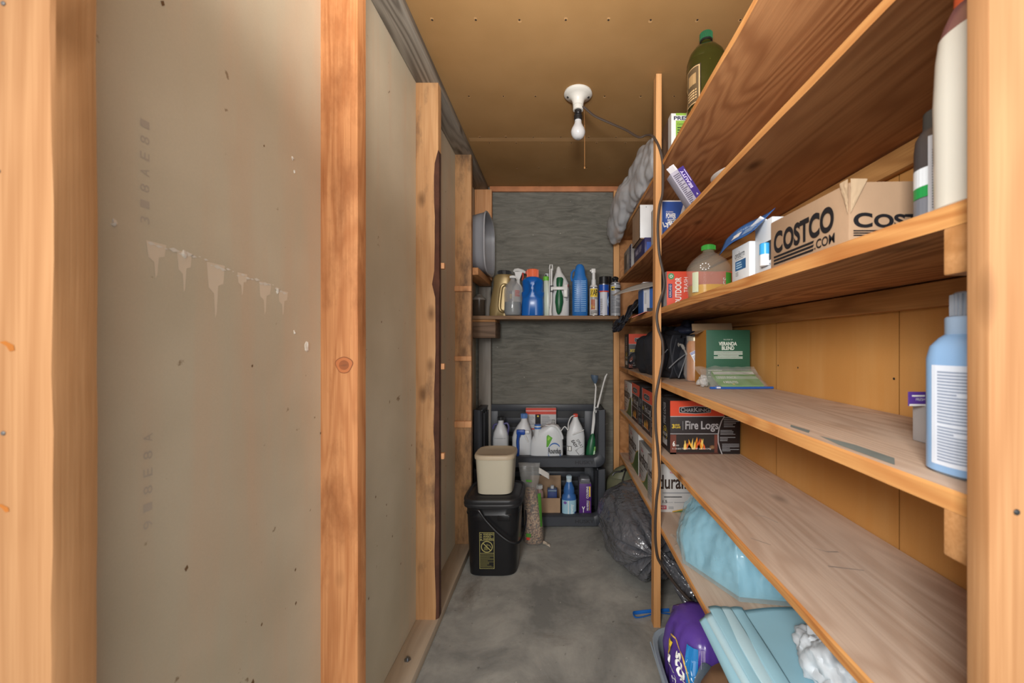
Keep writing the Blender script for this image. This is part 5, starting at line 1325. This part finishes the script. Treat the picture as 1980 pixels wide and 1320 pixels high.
charking('red and black fire log carton facing the doorway on the fifth shelf', .4515, 1.60, ZS['e'] + .0003)
charking('fire log carton turned to the aisle, directly behind the front one on the fifth shelf', .442, 2.085, ZS['e'] + .0003, -90)
charking('fire log carton turned to the aisle, second behind the front one on the fifth shelf', .442, 2.385, ZS['e'] + .0003, -90)
charking('fire log carton behind the dark fabric tote at the far end of the fourth shelf', .432, 2.435, ZS['d'] + .0003)

DW = P('#c4c2bf', .45); BRN = P('#3a2a22', .5)


def dura(label, x, y, z, rz=0, w=.283, d=.17, h=.212, bars=True):
    t = thing('fire_log_box', label, 'box', (x, y, z), rz, 'white fire log cartons')
    b = B(); b.box(0, w, 0, d, 0, h, DW, .0015, top=P('#8f8d8b', .35)); b.obj('carton', t)
    b = B(); fr = plane((0, 0, 0), (1, 0, 0), (0, 0, 1)); f = lambda u, v, l: fr(u * w, v * h, l)
    b.text(f, 'duraflame', .03, .48, .80, .78, BRN, 2, .02); b.text(f, 'FIRELOGS', .48, .46, .68, .50, BRN, 2)
    b.text(f, 'PERFECT FOR', .22, .865, .40, .90, P('#a8486a', .5), 2); b.text(f, 'WEEKNIGHTS!', .21, .80, .41, .845, P('#c0395a', .5), 2, .02)
    b.lines(f, .10, .38, .55, .42, 1, GREYTXT, 2, 3); b.lines(f, .12, .30, .40, .335, 1, INKB, 2, 3); b.text(f, '1.5', .10, .19, .17, .25, INKB, 2, .02); b.text(f, 'HOURS', .18, .19, .26, .215, GREYTXT, 2); b.lines(f, .28, .19, .5, .215, 1, GREYTXT, 2)
    b.rect(f, .06, .06, .16, .14, P('#b03a4a', .5), 2); b.text(f, 'NEW', .075, .075, .145, .125, WHITE, 3); b.lines(f, .19, .06, .27, .12, 3, GREYTXT, 2, 4)
    cv = [(.25, .0), (.40, .04), (.52, .12), (.60, .22), (.68, .36), (.80, .5), (1, .6)]
    b.shape(f, [(.25, 0), (1, 0), (1, .6)] + cv[-2:0:-1], P('#4f6a3a', .5, vary=.3), 1)
    for a, c in zip(cv, cv[1:]): b.shape(f, [a, c, (c[0], c[1] + .025), (a[0], a[1] + .025)], P('#c9a04a', .5), 3)
    lf = plane((0, d, 0), (0, -1, 0), (0, 0, 1)); b.text(lf, 'duraflame', .02, h * .55, d - .02, h * .75, BRN, 1, .03); b.lines(lf, .02, .03, d - .02, .10, 6, GREYTXT, 1)
    b.obj('printed_label', t)
    return t


ZF = ZS['f'] + .0003
dura('white fire log carton facing the doorway on the lowest shelf', .43, 1.742, ZF)
dura('white fire log carton turned to the aisle, first behind the upright on the lowest shelf', .448, 2.205, ZF, -90, h=.205)
dura('white fire log carton turned to the aisle at the far end of the lowest shelf', .448, 2.53, ZF, -90, w=.31, h=.232)
dura('white fire log carton at the far end of the fifth shelf, turned to the aisle', .442, 2.66, ZS['e'] + .0003, -90, w=.262, h=.205)

# ------------------------------------------------------------------ pads, bags and the tub at the bottom right
PAD = P('#a2d0e0', .55, vary=.03); PADL = P('#bfe0ea', .5, vary=.03)
FILMB = P('#a9ced8', .16, vary=.06, bump=.35, bscale=26, alpha=.4)
t = thing('pad_pack', 'slumped pack of light blue absorbent pads in a clear bag on the lowest shelf', 'pack', (.575, 1.29, ZF))
PD = P('#8fcbe2', .5, vary=.05)


def pads(d, p):
    q = p + d * .022 * fold(p, 7, 3)
    q.z = max(.002, min(q.z, .245)); q.x = max(-.152, min(q.x, .150)); return q


BOT = [(-.157, .045), (-.057, -.158), (.085, -.18), (.148, .01), (.125, .21), (-.125, .19)]
TOP = [(-.092, .11, .172), (-.045, -.09, .20), (.09, -.12, .213), (.146, .01, .22), (.12, .19, .21), (-.07, .19, .19)]


def hullf(inset, cre):
    def f(u, v):
        k = u * 6; i = int(k) % 6; w = k - int(k); j = (i + 1) % 6
        w = w * w * (3 - 2 * w) * .35 + w * .65
        bx = BOT[i][0] + (BOT[j][0] - BOT[i][0]) * w; by = BOT[i][1] + (BOT[j][1] - BOT[i][1]) * w
        T = [TOP[i][q] + (TOP[j][q] - TOP[i][q]) * w for q in range(3)]
        c = Vector((.02, .02, .11))
        if v < .8:
            s = v / .8; p = Vector((bx, by, .003)).lerp(Vector(T), s); bul = .022 * math.sin(s * math.pi)
            d = Vector((bx - .02, by - .02, 0)).normalized(); p += d * bul
        else:
            s = (v - .8) / .2; p = Vector(T).lerp(Vector((.03, .04, .225)), s); d = Vector((0, 0, 1))
        q = p + d * cre * (fold((p.x, p.y, p.z * .6), 9, 3) + .6 * fold((p.x, p.y, p.z * .3), 24, 7)) * min(1, v * 6)
        q = c + (q - c) * inset
        q.z = max(.002, min(q.z, .25)); q.x = max(-.158, min(q.x, .154)); return q
    return f


b = B(); b.grid(hullf(.94, .012), 120, 30, PD); b.obj('folded_pads', t, 40, merge=True)
b = B(); b.grid(hullf(1.0, .016), 180, 48, FILMB); b.obj('clear_bag', t, 70, merge=True)
b = B(); b.grid(lambda u, v: Vector((-.15 - .01 * math.sin(v * 6) + u * .06, .08 + v * .15, .004 + .05 * (1 - v) * u + .012 * abs(noise.noise(Vector((u * 5, v * 8, 3)))))), 16, 20, FILMC); b.obj('loose_film', t, 70)

t = thing('absorbent_pad', 'stack of opened pale blue absorbent pads hanging over the lowest shelf edge', 'pad', (.55, .86, ZF))
def pad_fn(dx, zoff, y0, y1, sag, ph):
    def f(u, v):
        x = -.165 + dx + u * (.345 - dx); y = y0 + v * (y1 - y0) + .02 * (u - .4) * math.sin(ph)
        z = zoff + .004 * math.sin(u * 7 + ph) * math.sin(v * 4) + .0022 * math.sin(u * 60 + v * 6) * 0
        e = max(0, (.55 - .138 - (.55 + x)) )
        z -= sag * e * 3.5 * (1 - .35 * v)
        if .55 + x > .405: z = max(z, .0025)
        return Vector((x, y, z))
    return f
b = B(); b.grid(pad_fn(.0, .006, -.02, .225, .35, .3), 40, 24, PAD); solid(b.obj('lower_pad', t, 60), .002)
b = B(); b.grid(pad_fn(.012, .012, -.34, .222, .25, .8), 40, 30, PADL); solid(b.obj('middle_pad', t, 60), .002)
b = B(); b.grid(pad_fn(.062, .018, -.30, .218, .1, 1.3), 40, 30, PAD); solid(b.obj('upper_pad', t, 60), .002)
b = B()
for k, x in enumerate((-.150, -.125, -.098)):
    b.grid(lambda u, v: Vector((x + u * .034 + .012 * v + .004 * math.sin(v * 5 + k), -.30 + v * .52, .0215 + k * .001 + .003 * math.sin(u * math.pi) + .003 * math.sin(v * 9 + k))), 8, 30, PADL if k % 2 else PAD)
solid(b.obj('pleat', t, 60), .0015)
b = B(); CRP = P('#d3dadf', .4, vary=.05, bump=.3, bscale=60)


def crump(d, p):
    q = p + d * .035 * fold(p, 17, 5); q.z = max(.028, q.z); return q


t = thing('torn_wrapper', 'crumpled torn white plastic wrapper on top of the blue pads', 'wrapper', (.585, .86, ZF))
b.blob((0, 0, .06), (.055, .075, .045), CRP, crump, 64, 36)
b.grid(lambda u, v: Vector((-.075 + u * .11, -.075 - .05 * v + .02 * u, .05 + .02 * math.sin(u * 6 + v * 4) - .012 * v)), 24, 12, CRP)
b.obj('wrapper_film', t, 50)
t = thing('blue_bag', 'bright blue plastic bag beside the torn white wrapper, under the fifth shelf edge', 'bag', (.676, .79, ZF))
BBG = P('#2d93bd', .2, vary=.15, bump=.4, bscale=30)
b = B(); b.blob((-.012, 0, .075), (.05, .12, .06), BBG, lambda d, p: Vector((min(.06, p.x), p.y, max(.0235, p.z))) + Vector((0, d.y, d.z * (d.z > 0))) * .03 * fold(p, 12, 8), 48, 28, 2.4); b.obj('film', t, 70)

TUBM = P('#8f9ba6', .3, vary=.03, trans=.1)
t = thing('storage_tub', 'translucent grey-blue storage tub on the floor under the lowest shelf', 'tub', (.50, 1.03, 0))
b = B(); b.loft([(.003, .17, .27, 0, 0, 6), (.0, .165, .265, 0, 0, 6), (.012, .178, .278, 0, 0, 6), (.168, .193, .295, 0, 0, 7), (.172, .203, .305, 0, 0, 7), (.182, .204, .306, 0, 0, 7), (.184, .201, .303, 0, 0, 7), (.178, .190, .292, 0, 0, 7), (.17, .188, .290, 0, 0, 7), (.012, .173, .273, 0, 0, 6), (.006, .165, .265, 0, 0, 6)], TUBM, 88); b.obj('tub_shell', t, 40)
b = B(); b.tube([(-.2045, -.24, .178), (-.2045, .24, .178)], .003, TUBM, 6); b.obj('rim_bead', t)
SCP = P('#5a3f96', .26, vary=.12, bump=.9, bscale=22); SBL = P('#1f78b8', .35)
t = thing('litter_bag', 'purple cat litter bag torn open, standing in the grey-blue tub', 'bag', (.405, 1.165, .0125))
lean = lambda p: p + Vector((.16 * p.z * .3, .05 * p.z, 0)) + Vector((noise.noise(p * 14), noise.noise(p * 14 + Vector((3, 0, 0))), 0)) * .012 + Vector((p.x, p.y, 0)) * .2 * fold(p, 15, 4) * min(1, p.z * 6)
RX, RY = .082, .105
b = B(); b.loft([(0, .07, .09, 0, 0, 3), (.01, .08, .10, 0, 0, 3), (.12, RX, RY, 0, 0, 2.8), (.20, .083, .105, 0, 0, 2.6), (.25, .081, .103, 0, 0, 2.6), (.285, .074, .095, 0, 0, 2.6), (.303, .056, .078, 0, 0, 2.5), (.309, .03, .045, 0, 0, 2.2)], SCP, 64, fn=lean); b.obj('sack', t, 60)


def scf(u, v, l):
    k = 1.0 if v < .2 else 1 - ((v - .2) / .11) ** 2 * .15
    base = cyl(RX + .004, RY + .004, 0, -62, n=2.7)(u, v, 0); p = Vector((base.x * k, base.y * k, v)); n_ = Vector((base.x, base.y, .05 if v > .2 else 0)).normalized()
    return lean(p) + n_ * (l * .0006 + .003)


def soft(b, m, u0, v0, u1, v1, l=1, nu=5, nv=8, sk=0):
    for i in range(nu):
        for j in range(nv):
            a0, a1 = u0 + (u1 - u0) * i / nu, u0 + (u1 - u0) * (i + 1) / nu; c0, c1 = v0 + (v1 - v0) * j / nv, v0 + (v1 - v0) * (j + 1) / nv
            b.face([scf(a0 + sk * c0, c0, l), scf(a1 + sk * c0, c0, l), scf(a1 + sk * c1, c1, l), scf(a0 + sk * c1, c1, l)], m)


b = B(); soft(b, SBL, .028, .06, .062, .285, 1); q = turned(scf, .050, .27, -90)
b.text(q, 'COMPLETE', 0, -.006, .15, .010, P('#cfe0ee', .5), 2, .02); q = turned(scf, .036, .26, -90); b.text(q, 'PERFORMANCE PLUS', 0, -.005, .15, .004, P('#cfe0ee', .5), 2)
q = turned(scf, -.026, .27, -76); b.text(q, 'scoop', .03, .004, .125, .034, WHITE, 3, .03); b.text(q, 'away', .045, -.032, .14, .000, WHITE, 3, .03)
YG = P('#d8b25a', .4)
for i in range(14):
    a, c = R_(-20 + i * 10), R_(-10 + i * 10); b.face([scf(-.02 + .058 * math.cos(a), .185 + .08 * math.sin(a), 2), scf(-.02 + .062 * math.cos(a), .185 + .084 * math.sin(a), 2), scf(-.02 + .062 * math.cos(c), .185 + .084 * math.sin(c), 2), scf(-.02 + .058 * math.cos(c), .185 + .08 * math.sin(c), 2)], YG)
soft(b, YELLOW, -.05, .222, -.026, .252, 2, 3, 3); b.lines(scf, -.046, .226, -.03, .248, 3, P('#6b5a20', .5), 4, 2); b.lines(turned(scf, .078, .285, -90), 0, -.008, .05, .008, 5, P('#b9a9d8', .5), 2, 3)
b.obj('printed_label', t, 0)
b = B(); cv = lambda u, v: (.060 + u * .10, .10 + v * .15 + .012 * math.sin(u * 9))
b.grid(lambda u, v: scf(cv(u, v)[0] + .012 * math.sin(v * 7), cv(u, v)[1], 5), 14, 14, P('#55606a', .6)); b.obj('torn_opening', t, 50)
b = B(); b.grid(lambda u, v: scf(.095 + u * .07 + .008 * math.sin(v * 8), .09 + v * .13, 8) + Vector((-.0, -.012, .0)) * math.sin(u * 3) * (1 + .5 * math.sin(v * 9)), 14, 14, P('#b3afac', .6, bump=.4, bscale=40)); b.obj('liner', t, 50)
PB = P('#72553c', .8, vary=.12, bump=.5, bscale=26)
t = thing('paper_bag', 'crumpled brown paper bag stuffed in the grey-blue tub under the pads', 'bag', (.43, .945, .0125))
pc = lambda p: p + Vector((noise.noise(p * 13), noise.noise(p * 13 + Vector((9, 0, 0))), noise.noise(p * 17 + Vector((0, 7, 0))) * (p.z > .1))) * .02
b = B(); b.loft([(0, .08, .09, 0, 0, 4), (.1, .085, .095, 0, 0, 4), (.2, .08, .095, 0, 0, 4), (.27, .07, .09, .005, 0, 3.5), (.305, .055, .08, .005, 0, 3), (.318, .03, .05, .005, 0, 2.6)], PB, 56, fn=pc); b.obj('paper', t, 25)
